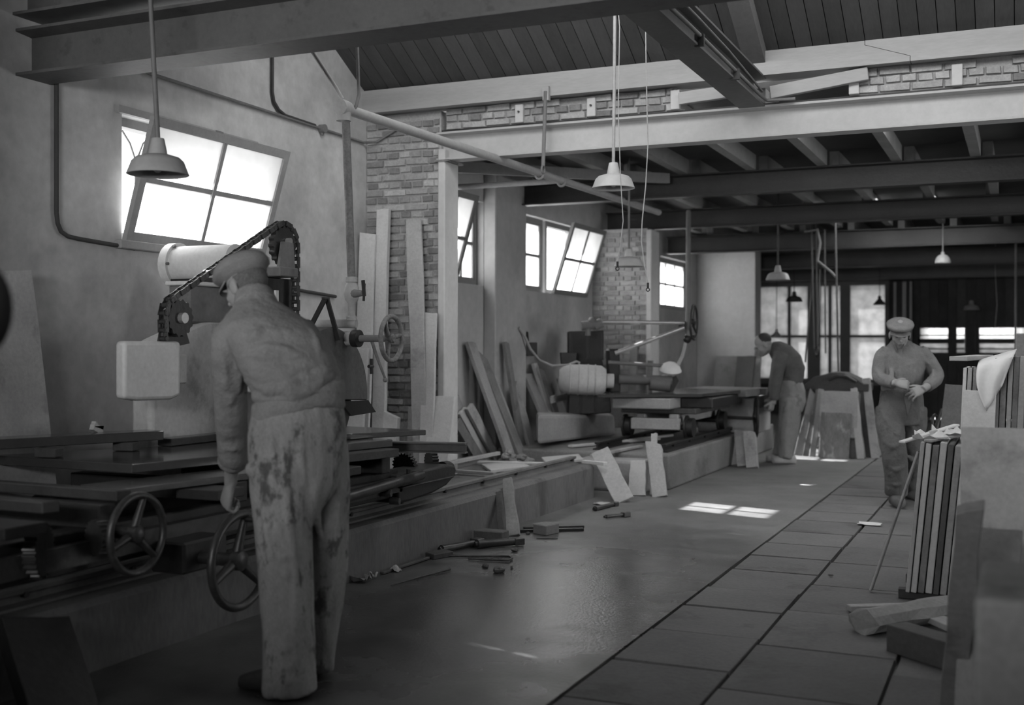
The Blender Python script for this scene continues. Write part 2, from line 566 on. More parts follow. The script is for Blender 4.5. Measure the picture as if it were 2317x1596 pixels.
# ---- stubs of the old brick cross walls
def brick_mesh(l, h, d, seed):
    r = random.Random(seed)
    j = lambda: r.uniform(-.004, .004)
    b = [V((-l / 2 + j(), 0, -h / 2 + j())), V((l / 2 + j(), 0, -h / 2 + j())), V((l / 2 + j(), 0, h / 2 + j())), V((-l / 2 + j(), 0, h / 2 + j()))]
    k = .93
    f = [V((p.x * (1 - .006 / l * 2), -d + r.uniform(-.003, .003), p.z * (1 - .006 / h))) for p in b]
    me = MB().hexa(b, f).mesh('brick')
    return me
BR = {}
for nm in ('brick', 'brick_light'):
    for kind, l in (('s', .205), ('h', .098)):
        for q in range(3):
            me = brick_mesh(l, .050, .016, q * 7 + (3 if kind == 's' else 5))
            me.materials.append(M(nm))
            BR[nm, kind, q] = me
def lay(parent, x0, x1, z0, z1, yface, light=.3, seed=1, skip=None, ch=.0625):
    r = random.Random(seed)
    z = z0 + ch / 2
    row = 0
    while z < z1 - ch * .3:
        kind = 'h' if row % 2 else 's'
        L = .215 if kind == 's' else .108
        x = x0 + (0 if row % 2 else -.054) + r.uniform(-.01, .01)
        while x < x1 - .01:
            a, b = max(x, x0), min(x + L, x1)
            if b - a > .03 and not (skip and skip((a + b) / 2, z)):
                nm = 'brick_light' if r.random() < light else 'brick'
                base = .205 if kind == 's' else .098
                o = place(BR[nm, kind, r.randrange(3)], 'brick', None, parent, ((a + b) / 2, yface + r.uniform(-.002, .004), z + r.uniform(-.003, .003)), (0, r.uniform(-.012, .012), 0), ((b - a - .011) / base, 1, 1))
            x += L
        z += ch
        row += 1

pier = MB()
pier.box(XL, -4.39, YP + .012, YP + .2, 0, 3.31)
p1 = pier.build('wall_pier_front', 'mortar', label='stub of the old brick cross wall behind the leaning pale slabs', kind='structure', loc=(-4.7, YP, 0))
MB().box(-4.40, -4.335, YP - .03, YP + .22, 0, 2.99).build('plaster_edge', 'pier_face', p1, label='smooth pale plastered edge of the brick stub', bevel=.008)
MB().box(-4.43, -4.30, YP - .04, YP + .24, 2.885, 2.90).build('bearing_plate', 'steel_rust', p1)
lay(p1, XL, -4.40, .75, 3.30, YP + .012, .35, 11)
pier = MB()
pier.box(XL, -4.36, 14.0 + .012, 14.3, 0, 2.88)
p2 = pier.build('wall_pier_middle', 'mortar', label='second brick wall stub behind the far saw', kind='structure', loc=(-4.7, 14, 0))
lay(p2, XL, -4.36, .9, 2.87, 14.012, .3, 23)
MB().box(-4.37, -4.30, 13.98, 14.32, 0, 2.86).build('plaster_edge', 'pier_face', p2, bevel=.008)
pier = MB()
pier.box(XL, -4.1, 19.2, 19.65, 0, 3.0)
pier.build('wall_pier_rear', 'pier_face', label='broad plastered wall stub with a dark drip stain', kind='structure', bevel=.01)

MB().box(XL, -4.68, 3.6, 3.88, 0, 3.2).build('light_blocker_left', 'plaster', label='added unseen stub on the left, shading the near left wall', kind='structure')  # unseen, added to shade the near left wall from the camera-side fill
# ---- closed sides the picture does not show, and the dark far wall
MB().box(XL - .3, XR + .3, YA - .25, YA, 0, 4).build('wall_rear', 'plaster', label='plain plastered wall behind the camera', kind='structure')
MB().box(-4.2, 3.2, -.75, -.55, 0, 1.75).build('light_blocker', 'plaster_far', label='added low screen behind the camera, keeping fill light off the near floor', kind='structure')  # unseen, added to block the camera-side fill low down
wr = MB()
wr.box(XR, XR + .25, YA, 8.7, 0, 6.6); wr.box(XR, XR + .25, 12.2, 24.2, 0, 3.5); wr.box(XR, XR + .25, 8.7, 12.2, 2.9, 3.5)  # unseen doorway opening, assumed so that sky light enters from the right
wr.build('wall_right', 'plaster_far', label='plastered right wall with an assumed wide doorway', kind='structure')

# far wall: bright glazed screen on the left, dark boarded doors on the right
wb = MB()
wb.box(XL, -2.45, YB, YB + .2, 0, .62)
wb.box(XL, -2.45, YB, YB + .2, 2.71, 3.4)
wb.box(-2.45, -2.2, YB, YB + .2, 0, 3.4)
wb.box(-2.2, XR, YB, YB + .2, 2.75, 3.4)
wb.box(.9, XR, YB, YB + .2, 0, 2.75)
wb.build('wall_back', 'timber_dark', label='dark far wall around the glazed screen and the big doors', kind='structure')

def sky_window(name, label, y0, y1, z0, z1, nv, nh, x=XL - .12, fr=.055, bar=.032, tilt=0, glass='glass', frame_m='window_frame', hinge_out=0, outer=None):
    """window in the left wall: outer frame, one sash with nv x nh panes; tilt = how far its top leans into the room"""
    root = thing(name, label, None, (x, (y0 + y1) / 2, z0))
    root['kind'] = 'structure'
    del_frame = MB()
    d = .045
    of = outer or fr
    for (a, b, c, e) in ((y0, y1, z0, z0 + fr), (y0, y1, z1 - fr, z1), (y0, y0 + of, z0 + fr, z1 - fr), (y1 - of, y1, z0 + fr, z1 - fr)):
        del_frame.box(x - d, x + d, a, b, c, e)
    del_frame.build('frame', frame_m, root)
    H = z1 - z0
    xs = XL + hinge_out if tilt else x
    def pt(y, z):                       # point of the sash plane
        k = (z - z0) / H
        return V((xs + tilt * k, y, z - (.03 * k if tilt else 0)))
    t = V((.036, 0, 0))
    sash = MB()
    i = 0 if tilt else fr * .6
    a0, a1, c0, c1 = y0 + i, y1 - i, z0 + i, z1 - i
    w = fr if tilt else fr * .8
    def bar_(ya, yb, za, zb):
        sash.prism([pt(ya, za), pt(yb, za), pt(yb, zb), pt(ya, zb)], t)
    bar_(a0, a1, c0, c0 + w); bar_(a0, a1, c1 - w, c1)
    bar_(a0, a0 + w, c0 + w, c1 - w); bar_(a1 - w, a1, c0 + w, c1 - w)
    so = sash.build('sash', frame_m, root)
    ys = [a0 + w + (a1 - a0 - 2 * w) * k / nv for k in range(nv + 1)]
    zs = [c0 + w + (c1 - c0 - 2 * w) * k / nh for k in range(nh + 1)]
    for k in range(1, nv):
        b = MB(); b.prism([pt(ys[k] - bar / 2, c0 + w), pt(ys[k] + bar / 2, c0 + w), pt(ys[k] + bar / 2, c1 - w), pt(ys[k] - bar / 2, c1 - w)], t * .9)
        b.build('glazing_bar', frame_m, so)
    for k in range(1, nh):
        b = MB(); b.prism([pt(a0 + w, zs[k] - bar / 2), pt(a1 - w, zs[k] - bar / 2), pt(a1 - w, zs[k] + bar / 2), pt(a0 + w, zs[k] + bar / 2)], t * .8)
        b.build('glazing_bar', frame_m, so)
    for k in range(nv):
        for q in range(nh):
            b = MB(); g = t * .45
            b.prism([pt(ys[k], zs[q]) + g, pt(ys[k + 1], zs[q]) + g, pt(ys[k + 1], zs[q + 1]) + g, pt(ys[k], zs[q + 1]) + g], t * .12)
            b.build('pane', glass, so)
    return root, so

w1, s1 = sky_window('window_1', 'large hopper window of four panes tilted into the room behind the hanging lamp', 5.51, 6.93, 2.02, 2.80, 2, 2, tilt=.225, frame_m='window_frame_pale', outer=.036)
# sill, iron stay, catch, and the curved bars of the fixed outer light
MB().box(XL - .05, XL + .05, 5.45, 6.98, 1.965, 2.02).build('sill', 'window_frame_pale', w1, bevel=.006)
MB().box(XL, XL + .035, 5.45, 6.85, 2.80, 2.845).build('head_trim', 'window_frame_pale', w1)
MB().box(XL + .2, XL + .235, 6.12, 6.2, 2.72, 2.79).build('catch', 'window_frame', w1)
MB().cyl((XL + .13, 6.955, 2.55), (XL, 6.98, 2.5), .008, n=8).build('stay', 'window_frame', w1)
o = MB()
o.tube([(XL - .2, 5.72, 2.76), (XL - .2, 5.80, 2.68), (XL - .2, 5.85, 2.58), (XL - .2, 5.85, 2.42)], .007, 6)
o.tube([(XL - .2, 6.0, 2.76), (XL - .2, 5.92, 2.70), (XL - .2, 5.86, 2.58)], .007, 6)
o.build('curved_bar', 'window_frame', w1)
sky_window('window_2', 'half of the first high window, tilted open beside the plaster edge', 9.2, 10.05, 2.0, 2.86, 2, 2, tilt=.24)
sky_window('window_3', 'fixed four-pane half of the first high window beyond the brick stub', 10.05, 10.72, 2.0, 2.86, 2, 2, glass='glass_clear')
sky_window('window_4', 'fixed four-pane high window right of the pilaster', 11.55, 12.5, 2.0, 2.86, 2, 2)
sky_window('window_5', 'narrow hopper window leaning open beside the second brick stub', 12.58, 13.72, 2.0, 2.86, 2, 2, tilt=.26)
sky_window('window_6', 'assumed high window hidden behind the second brick stub', 14.6, 16.6, 2.0, 2.8, 3, 2, glass='glass_clear')  # unseen window, assumed from the sun patch on the rear floor
sky_window('window_7', 'small arched-looking high window left of the broad plastered stub', 17.05, 18.75, 1.97, 2.78, 3, 2)

# glazed screen in the far wall
gs = thing('window_8', 'wide glazed screen in the far wall, bright with daylight', None, (-3.8, YB, .62)); gs['kind'] = 'structure'
m = MB()
m.box(XL, -2.45, YB - .04, YB + .06, .62, .74); m.box(XL, -2.45, YB - .04, YB + .06, 2.63, 2.72)
m.box(XL, XL + .08, YB - .04, YB + .06, .74, 2.63); m.box(-2.53, -2.45, YB - .04, YB + .06, .74, 2.63)
m.build('frame', 'window_frame', gs)
edges = [XL + .08, -4.42, -3.92, -3.6, -3.3, -2.53]
for k, x in enumerate(edges[1:-1]):
    MB().box(x - (.03, .13, .03, .1)[k], x + (.03, .13, .03, .1)[k], YB - .03, YB + .05, .74, 2.63).build('mullion', 'window_frame', gs)
MB().box(XL + .08, -2.53, YB - .02, YB + .04, 1.58, 1.63).build('transom', 'window_frame', gs)
for k in range(len(edges) - 1):
    for z0, z1 in ((.74, 1.58), (1.63, 2.63)):
        MB().box(edges[k], edges[k + 1], YB, YB + .006, z0, z1).build('pane', 'glass_far', gs)
# yard beyond the screen
yb = thing('yard_building', 'blurred pale building in the yard seen through the glazed screen', 'building', (-4, 33, 0))
m = MB(); m.box(-12, -5.6, 33, 33.4, 0, 3.0); m.box(-5.0, -1, 33, 33.4, 0, 2.3); m.box(-5.6, -5.0, 33, 33.4, 2.0, 3.2)
m.build('wall', 'outside_wall', yb)
MB().box(-12.3, -.8, 32.7, 33.6, 3.0, 3.25).build('roof_edge', 'timber_dark', yb)
for x in (-7.6, -4.5, -3.2):
    MB().box(x, x + .6, 32.96, 33, .8, 1.9).build('window', 'paper', yb)
yt = thing('yard_workbench', 'dark bench with stone blocks standing outside the glazed screen', 'bench', (-4, 26.4, 0))
MB().box(-5.0, -2.6, 26, 26.7, .78, .9).build('top', 'stone_mid', yt)
for x in (-4.9, -2.8): MB().box(x, x + .15, 26.1, 26.6, -.05, .78).build('leg', 'stone_grey', yt)
MB().box(-9, 0, 24.3, 40, -.25, -.05).build('ground_yard', 'concrete_pale', label='pale yard ground outside the glazed screen', kind='structure')

# dark doors with small barred lights
def door(name, label, x0, x1, lights):
    root = thing(name, label, None, ((x0 + x1) / 2, YB, 0)); root['kind'] = 'structure'
    zs0, zs1 = 1.28, 1.76
    n = max(4, int((x1 - x0) / .16))
    for k in range(n):                                    # boards, cut where the lights are
        a, b = x0 + (x1 - x0) * k / n + .004, x0 + (x1 - x0) * (k + 1) / n - .004
        c = (a + b) / 2
        if any(l0 < c < l1 for l0, l1 in lights):
            MB().box(a, b, YB, YB + .06, 0, zs0).build('board', 'timber_dark', root)
            MB().box(a, b, YB, YB + .06, zs1, 2.75).build('board', 'timber_dark', root)
        else:
            MB().box(a, b, YB, YB + .06, 0, 2.75).build('board', 'timber_dark', root)
    m = MB()
    m.box(x0, x1, YB + .07, YB + .1, 0, zs0); m.box(x0, x1, YB + .07, YB + .1, zs1, 2.75)
    cuts = [x0] + [q for l in lights for q in l] + [x1]
    for k in range(0, len(cuts), 2): m.box(cuts[k], cuts[k + 1], YB + .07, YB + .1, zs0, zs1)
    m.build('backing', 'timber_dark', root)
    for l0, l1 in lights:
        MB().box(l0, l1, YB + .02, YB + .026, zs0, zs1).build('pane', 'glass_far', root)
        for z in (1.36, 1.52, 1.62): MB().box(l0, l1, YB, YB + .05, z - (.06 if z == 1.52 else .012), z + (.03 if z == 1.52 else .012)).build('bar', 'timber_dark', root)
door('door_1', 'dark boarded far door with small barred lights behind the capped man', -2.2, -.85, [(-1.9, -1.35), (-1.2, -1.05)])
door('door_2', 'dark boarded far door with a barred light at the right edge', -.85, .9, [(-.78, .2)])
fo = thing('folded_door_leaf', 'pale-edged door leaf folded open beside the glazed screen', 'door', (-2.3, 23.5, 0))
for k, (x, w_) in enumerate(((-2.33, .05), (-2.16, .07), (-2.02, .04))):
    MB().box(x, x + w_, 23.6 - k * .06, 23.66 - k * .06, 0, 2.66).build('stile', 'timber_pale', fo)
MB().box(-2.28, -2.0, 23.62, 23.65, 0, 2.66).build('panel', 'timber_dark', fo)

# ---- boarded roof of the front hall
roof = thing('ceiling_boarded', 'dark boarded roof slope above the old cross wall', None, (-2, 8.4, 3.5)); roof['kind'] = 'structure'
x = XL
r = random.Random(5)
k = 0
sh = {}
def roof_board(w_, dz):
    return MB().hexa([V((0, RID, roofz(RID) + dz)), V((w_, RID, roofz(RID) + dz)), V((w_, YP + .05, roofz(YP + .05) + dz)), V((0, YP + .05, roofz(YP + .05) + dz))],
                     [V((0, RID, roofz(RID) + .03)), V((w_, RID, roofz(RID) + .03)), V((w_, YP + .05, roofz(YP + .05) + .03)), V((0, YP + .05, roofz(YP + .05) + .03))]).mesh('board')
for q in range(3):
    sh[q] = roof_board(.114, (.0, .003, -.002)[q]); sh[q].materials.append(M('roof_board'))
while x < .5:
    place(sh[r.randrange(3)], 'board', None, roof, (x, 0, 0))
    x += .12
m = MB()
for (xa, xb, ya, yb) in ((XL - .3, XR + .3, RID, YP + .05),):
    m.hexa([V((xa, ya, roofz(ya) + .031)), V((xb, ya, roofz(ya) + .031)), V((xb, yb, roofz(yb) + .031)), V((xa, yb, roofz(yb) + .031))],
           [V((xa, ya, roofz(ya) + .1)), V((xb, ya, roofz(ya) + .1)), V((xb, yb, roofz(yb) + .1)), V((xa, yb, roofz(yb) + .1))])
m.build('roof_backing', 'deck', roof)
m = MB()
def near_slope(xa, xb, ya, yb):
    m.hexa([V((xa, ya, roofz(ya))), V((xb, ya, roofz(ya))), V((xb, yb, roofz(yb))), V((xa, yb, roofz(yb)))],
           [V((xa, ya, roofz(ya) + .1)), V((xb, ya, roofz(ya) + .1)), V((xb, yb, roofz(yb) + .1)), V((xa, yb, roofz(yb) + .1))])
near_slope(XL - .3, XR + .3, YA - .3, RID)
m.build('ceiling_near_slope', 'roof_board', label='near roof slope above the camera', kind='structure')
for x in (-1.86,):
    MB().hexa([V((x, RID, roofz(RID) - .15)), V((x + .15, RID, roofz(RID) - .15)), V((x + .15, YP - .02, roofz(YP) - .12)), V((x, YP - .02, roofz(YP) - .12))],
              [V((x, RID, roofz(RID) - .002)), V((x + .15, RID, roofz(RID) - .002)), V((x + .15, YP - .02, roofz(YP))), V((x, YP - .02, roofz(YP)))]).build('rafter', 'rafter', roof)

# ---- flat dark ceiling of the rear bays
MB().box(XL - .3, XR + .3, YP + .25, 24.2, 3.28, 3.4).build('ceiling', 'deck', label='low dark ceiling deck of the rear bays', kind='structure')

# ================================================================== BEAMS, PIPES, LAMPS
def ibeam(name, label, p0, p1, h, w_, tw, tf, m, cat='beam', group=None, bevel=0):
    """I-beam whose bottom-flange centre line runs p0 -> p1"""
    p0, p1 = V(p0), V(p1)
    n = (p1 - p0).normalized()
    u = n.cross(V((0, 0, 1))).normalized()
    up = u.cross(n)
    prof = [(-w_ / 2, 0), (w_ / 2, 0), (w_ / 2, tf), (tw / 2, tf * 1.7), (tw / 2, h - tf * 1.7), (w_ / 2, h - tf), (w_ / 2, h), (-w_ / 2, h), (-w_ / 2, h - tf), (-tw / 2, h - tf * 1.7), (-tw / 2, tf * 1.7), (-w_ / 2, tf)]
    return MB().prism([p0 + u * a + up * b for a, b in prof], p1 - p0).build(name, m, None, label, cat, group)

ibeam('steel_beam', 'dark rust-speckled I-beam crossing the upper left corner in front', (XL - .15, 4.81, 2.86), (XR, 4.81, 2.86), .26, .24, .012, .016, 'steel_front')
ibeam('steel_beam', 'upper dark I-beam stacked above the front beam in the top left corner', (XL - .15, 4.78, 3.19), (XR, 4.78, 3.19), .24, .22, .012, .016, 'steel_front')
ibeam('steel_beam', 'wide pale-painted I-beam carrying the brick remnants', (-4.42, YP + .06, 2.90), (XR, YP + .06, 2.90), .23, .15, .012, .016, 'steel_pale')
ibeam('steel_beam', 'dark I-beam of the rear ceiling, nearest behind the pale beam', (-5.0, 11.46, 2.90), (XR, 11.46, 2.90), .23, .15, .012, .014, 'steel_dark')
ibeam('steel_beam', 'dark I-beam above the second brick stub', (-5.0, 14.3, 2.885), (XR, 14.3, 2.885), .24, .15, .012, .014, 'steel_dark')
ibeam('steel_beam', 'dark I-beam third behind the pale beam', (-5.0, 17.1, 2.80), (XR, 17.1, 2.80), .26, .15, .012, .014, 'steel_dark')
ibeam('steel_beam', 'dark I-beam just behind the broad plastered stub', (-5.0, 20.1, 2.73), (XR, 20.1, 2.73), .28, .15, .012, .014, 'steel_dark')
ibeam('steel_beam', 'grey I-beam close to the far glazed screen', (-5.0, 23.1, 2.69), (XR, 23.1, 2.69), .3, .15, .012, .014, 'steel_grey')
# runway beam towards the old wall, with two conduits and clips
ibeam('runway_beam', 'long I-beam running back from the front beam to the pale beam', (-1.82, 4.7, 3.10), (-1.82, YP + .02, 3.12), .22, .19, .012, .014, 'steel_grey')
cp = thing('beam_conduit', 'pair of thin conduits clipped along the runway beam', 'conduit', (-1.7, 6.5, 3.12))
MB().tube([(-1.715, 4.95, 3.155), (-1.712, 6.3, 3.165), (-1.715, 8.2, 3.16), (-1.70, 8.33, 3.15), (-1.5, 8.345, 3.148)], .012, 8).build('tube', 'pipe_mid', cp, smooth=60)
MB().tube([(-1.74, 4.95, 3.28), (-1.738, 6.5, 3.285), (-1.735, 7.3, 3.27), (-1.715, 8.25, 3.2)], .008, 8).build('tube', 'pipe_mid', cp, smooth=60)
for y in (5.6, 6.5, 7.4): MB().box(-1.745, -1.69, y, y + .025, 3.105, 3.175).build('clip', 'pipe_dark', cp)

# timber wall plate of two scarfed lengths on the brick remnants
tp = thing('timber_plate', 'long pale timber beam with a scarf joint on the old cross wall', 'beam', (-2, YP, 3.32))
y0, y1 = YP - .08, YP + .14
def xz(pts): return [V((a, y0, c)) for a, c in pts]
MB().prism(xz([(XL, 3.325), (-.72, 3.335), (-.72, 3.37), (-1.02, 3.475), (-1.02, 3.505), (XL, 3.515)]), (0, y1 - y0, 0)).build('length', 'timber_pale', tp)
MB().prism(xz([(-.716, 3.335), (XR, 3.345), (XR, 3.50), (-1.016, 3.507), (-1.016, 3.477), (-.716, 3.372)]), (0, y1 - y0, 0)).build('length', 'timber_pale', tp)

# brick remnants between the timber and the pale beam
br = MB()
br.box(-4.35, -2.40, YP + .03, YP + .15, 3.135, 3.32); br.box(-1.12, 2.4, YP + .03, YP + .15, 3.15, 3.335)
ra = br.build('wall_remnant', 'mortar', label='ragged courses of the old brick wall above the pale beam', kind='structure', loc=(-2, YP, 3.1))
holes = lambda x, z: (abs(x + 3.79) < .07 and z > 3.26) or (abs(x + 3.2) < .08 and z > 3.26) or (abs(x + .12) < .09 and z > 3.28)
lay(ra, -4.35, -2.42, 3.15, 3.315, YP + .025, .65, 31, holes, .058)
lay(ra, -1.10, .55, 3.155, 3.33, YP + .025, .7, 37, holes, .058)
for x in (-3.68, -3.07, -2.4, -1.1, -.42): MB().box(x - .035, x + .035, YP - .015, YP + .03, 3.155, 3.30).build('strap', 'pier_face', ra, bevel=.004)
for x in (-3.68, -3.07): MB().cyl((x, YP - .03, 3.24), (x, YP - .01, 3.24), .008, n=6).build('bolt', 'pipe_dark', ra)
MB().box(-4.4, 2.4, YP + .02, YP + .14, 3.132, 3.15).build('bed_plate', 'steel_dark', ra)
slab('filler_board', 'pale board wedged under the timber left of the runway beam', 'board', (-2.36, YP - .03, 3.225), (-1.93, YP - .03, 3.25), (0, 0, 1), .09, .05, 'timber_pale', jag=.002)
slab('filler_board', 'pale board slanting up under the timber right of the runway beam', 'board', (-1.68, YP - .03, 3.21), (-1.0, YP - .03, 3.285), (0, 0, 1), .09, .05, 'timber_pale', jag=.002)

# joists of the rear ceiling, one by one
r = random.Random(9)
for bay, (a, b, z0, z1, n) in enumerate(((8.5, 11.42, 3.13, 3.13, 8), (11.5, 14.26, 3.13, 3.125, 8), (14.34, 17.06, 3.10, 3.06, 7), (17.14, 20.06, 3.06, 3.01, 7))):
    nm = ('between the pale beam and the first dark beam', 'between the first and second dark beams', 'in the third ceiling bay', 'in the fourth ceiling bay')[bay]
    for k in range(n):
        x = -4.55 + k * .69 + (0, .1, .05, .2)[bay]
        z = z0
        if x > 1.0: continue
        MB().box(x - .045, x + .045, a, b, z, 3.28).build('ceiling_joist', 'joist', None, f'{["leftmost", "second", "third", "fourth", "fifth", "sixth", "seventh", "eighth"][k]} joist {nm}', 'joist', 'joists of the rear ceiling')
for x, lab in ((-3.4, 'slanting timber strut left under the first ceiling bay'),):
    MB().beam((-4.9, 9.0, 2.98), (-3.3, 11.3, 3.08), .05, .1).build('ceiling_strut', 'joist', None, lab, 'strut')

# ---- pipes
long_y = lambda y: V((-3.93 + (y - 6.2) * .022, y, 2.87))
pw = thing('water_pipe', 'long pale water pipe running back below the ceiling', 'pipe', (-3.93, 6.2, 2.87))
MB().cyl(long_y(6.22), (-3.79, 12.6, 2.90), .034, n=14).build('run', 'pipe_pale', pw, smooth=50)
MB().lathe([(.03, -.05), (.05, -.045), (.055, 0), (.05, .045), (.03, .05)], (-3.93, 6.2, 2.87), (0, 1, 0), 14).build('elbow', 'pipe_pale', pw, smooth=50)
MB().cyl((-3.93, 6.2, 2.90), (-3.93, 6.2, 2.79), .047, n=14).build('collar', 'pipe_pale', pw, smooth=50)
MB().cyl((-3.92, 6.21, 2.80), (-3.90, 6.25, 1.76), .026, n=12).build('drop', 'pipe_rust', pw, smooth=50)
MB().tube([onx(-4.9, 1030, 424), onx(-4.3, 1180, 415), onx(-3.83, 1285, 408)], .026, 10).build('branch', 'pipe_pale', pw, smooth=50)
MB().torus(long_y(9.75), (0, 1, 0), .036, .012, 14, 6).build('joint', 'pipe_pale', pw, smooth=60)
MB().torus(long_y(9.25), (0, 1, 0), .036, .012, 14, 6).build('joint', 'pipe_pale', pw, smooth=60)
vl = MB()
va = V((-3.90, 6.25, 1.73))
vl.lathe([(.02, .08), (.038, .075), (.038, .045), (.032, .04), (.045, .01), (.05, -.03), (.042, -.07), (.024, -.09), (.024, -.17), (.034, -.175), (.034, -.2)], va, (0, 0, 1), 14)
vo = vl.build('valve', 'pipe_pale', pw, smooth=45)
h = MB(); h.cyl(va + V((.03, -.02, -.03)), va + V((.12, -.06, -.03)), .028, .018, 10); h.build('valve_bonnet', 'pipe_mid', vo, smooth=50)
h = MB(); h.beam(va + V((.12, -.06, .05)), va + V((.13, -.06, -.05)), .012, .02); h.beam(va + V((.125, -.05, .03)), va + V((.125, -.06, -.08)), .01, .014); h.build('valve_key', 'iron_black', vo)
q = va + V((0, 0, -.22))
MB().tube([q + V((.03, .01, 0)), q + V((-.02, 0, 0)), q + V((-.25, -.10, -.005)), q + V((-.32, -.13, 0)), q + V((-.38, -.15, -.03)), q + V((-.42, -.165, -.09)), q + V((-.5, -.2, -.15))], [.03, .03, .029, .036, .034, .034, .02], 10).build('spout', 'pipe_pale', pw, smooth=50)
# hanger straps
hg = thing('pipe_hanger', 'forked hanger rods holding the water pipe at the front', 'hanger', (-3.93, 6.2, 2.87))
MB().tube([(-4.17, 5.95, 3.42), (-3.97, 6.17, 3.0), (-3.94, 6.2, 2.93)], .014, 8).build('rod', 'pipe_pale', hg, smooth=60)
MB().tube([onx(-3.9, 808, 95), onx(-3.88, 812, 215), onx(-3.9, 806, 240), onx(-3.91, 797, 252)], .011, 8).build('rod', 'pipe_mid', hg, smooth=60)
hg = thing('pipe_hanger', 'thin hanger rod dropping from the timber to the water pipe', 'hanger', (-3.4, 8.3, 2.7))
MB().cyl((-3.41, 8.29, 3.36), (-3.43, 8.29, 2.78), .016, n=8).build('rod', 'pipe_mid', hg, smooth=60)
MB().box(-3.435, -3.385, 8.285, 8.325, 3.29, 3.40).build('strap', 'timber_pale', hg)
MB().torus((-3.43, 8.29, 2.75), (1, 0, 0), .03, .008, 12, 6).build('hook', 'pipe_mid', hg, smooth=60)

# ---- conduits on the plaster
def conduit(label, pts, rad, m, n=8):
    return MB().tube(pts, rad, n).build('conduit', m, None, label, 'conduit', smooth=60)
X0 = XL + .02
conduit('dark conduit dropping at the left and bending under the tilted window', [(X0, 4.965, 2.9), (X0, 4.965, 2.13), (X0, 4.975, 2.07), (X0, 5.0, 2.025), (X0, 5.05, 2.002), (X0, 5.13, 1.995), (X0, 5.6, 1.975)], .013, 'pipe_dark')
conduit('thin conduit slanting along the plaster above the tilted window', [(X0, 5.6, 3.10), (X0, 7.71, 3.09), (X0, 8.32, 3.085), (X0 + .1, 8.37, 3.09), (X0 + .32, 8.38, 3.2)], .011, 'pipe_mid')
conduit('bent conduit coming down from the roof to the junction box', [(X0, 7.04, 3.85), (X0, 7.04, 3.25), (X0, 7.06, 3.18), (X0, 7.12, 3.13), (X0, 7.2, 3.105), (X0, 7.6, 3.10)], .012, 'pipe_dark')
conduit('dark thin conduit low on the plaster behind the chain post', [(X0, 6.75, 1.83), (X0, 7.9, 1.77)], .013, 'pipe_dark')
jb = MB(); jb.cyl((X0 - .02, 7.7, 3.09), (X0 + .03, 7.7, 3.09), .035, n=12); jb.cyl((X0, 7.7, 3.09), (X0, 7.7, 3.04), .014, n=8)
jb.build('junction_box', 'pipe_mid', None, 'small round junction box on the slanting conduit', 'box', smooth=50)

# ---- hanging lamps
def lamp(label, loc, rad, top, m='enamel', rodm='pipe_mid', rr_=.011, style=0, lean=(0, 0)):
    """loc: centre of the rim"""
    c = V(loc)
    root = thing('pendant_lamp', label, 'lamp', c, group='hanging workshop lamps')
    k = rad / .15
    if style == 0:
        prof = [(.145, .0), (.15, .002), (.148, .006), (.125, .066), (.105, .085), (.062, .098), (.042, .102), (.040, .102)]
        neck = [(.046, .10), (.043, .12), (.032, .175), (.029, .18), (.012, .182)]
        inner = [(.142, .003), (.12, .06), (.1, .078), (.03, .09), (.001, .09)]
    elif style == 1:     # small bell
        prof = [(.145, 0), (.15, .004), (.147, .05), (.13, .1), (.09, .15), (.05, .17), (.03, .175)]
        neck = [(.035, .17), (.033, .22), (.01, .225)]
        inner = [(.142, .004), (.12, .09), (.08, .14), (.001, .15)]
    else:                # plain cone
        prof = [(.15, 0), (.15, .006), (.06, .11), (.04, .13)]
        neck = [(.042, .125), (.036, .2), (.01, .21)]
        inner = [(.143, .004), (.06, .1), (.001, .11)]
    s = MB()
    s.lathe([(a * k, b * k) for a, b in inner[::-1]] + [(a * k, b * k) for a, b in prof], c, (0, 0, 1), 32)
    s.build('shade', m, root, smooth=40)
    n = MB(); n.lathe([(a * k, b * k) for a, b in neck], c, (0, 0, 1), 16)
    n.build('neck', m, root, smooth=40)
    MB().ball(c + V((0, 0, .045 * k)), (.026 * k, .026 * k, .036 * k), 10, 8).build('bulb', 'paper', root, smooth=60)
    MB().cyl(c + V((0, 0, .18 * k)), V((c.x + lean[0], c.y + lean[1], top)), rr_, n=8).build('rod' if rr_ > .006 else 'cord', rodm, root, smooth=60)
lamp('large grey enamel lamp on a rod in front of the tilted window', atd(5.65, 357, 396), .15, 4.6, 'enamel_grey', 'steel_grey', .012, lean=(-.15, 0))
lamp('white enamel lamp on a pale rod in front of the pale beam', atd(8.0, 1388, 427), .15, 4.1, 'enamel', 'pipe_pale', .012, lean=(.01, 0))
lamp('pale lamp in front of the second brick stub', atd(11.6, 1423, 604), .15, 3.28, 'enamel', 'pipe_mid', .011)
lamp('pale wide lamp right of the broad plastered stub', atd(14.2, 1760, 634), .15, 3.28, 'enamel_grey', 'pipe_dark', .011)
lamp('small cone lamp hanging lower behind the bending man', atd(20, 1757, 762), .095, 3.28, 'enamel_grey', 'cord_dark', .006, 2)
lamp('dark lamp silhouetted against the left part of the glazed screen', atd(20.5, 1797, 683), .15, 3.28, 'enamel_dark', 'pipe_dark', .008)
lamp('dark lamp silhouetted at the right end of the glazed screen', atd(22, 1990, 690), .125, 3.28, 'enamel_dark', 'cord_dark', .006, 2)
lamp('small bell-shaped lamp high above the capped man', atd(15.9, 2133, 596), .105, 3.28, 'enamel_grey', 'pipe_mid', .009, 1)
lamp('grey lamp in front of the dark far doors', atd(21.5, 2198, 702), .15, 3.28, 'enamel_grey', 'cord_dark', .006)

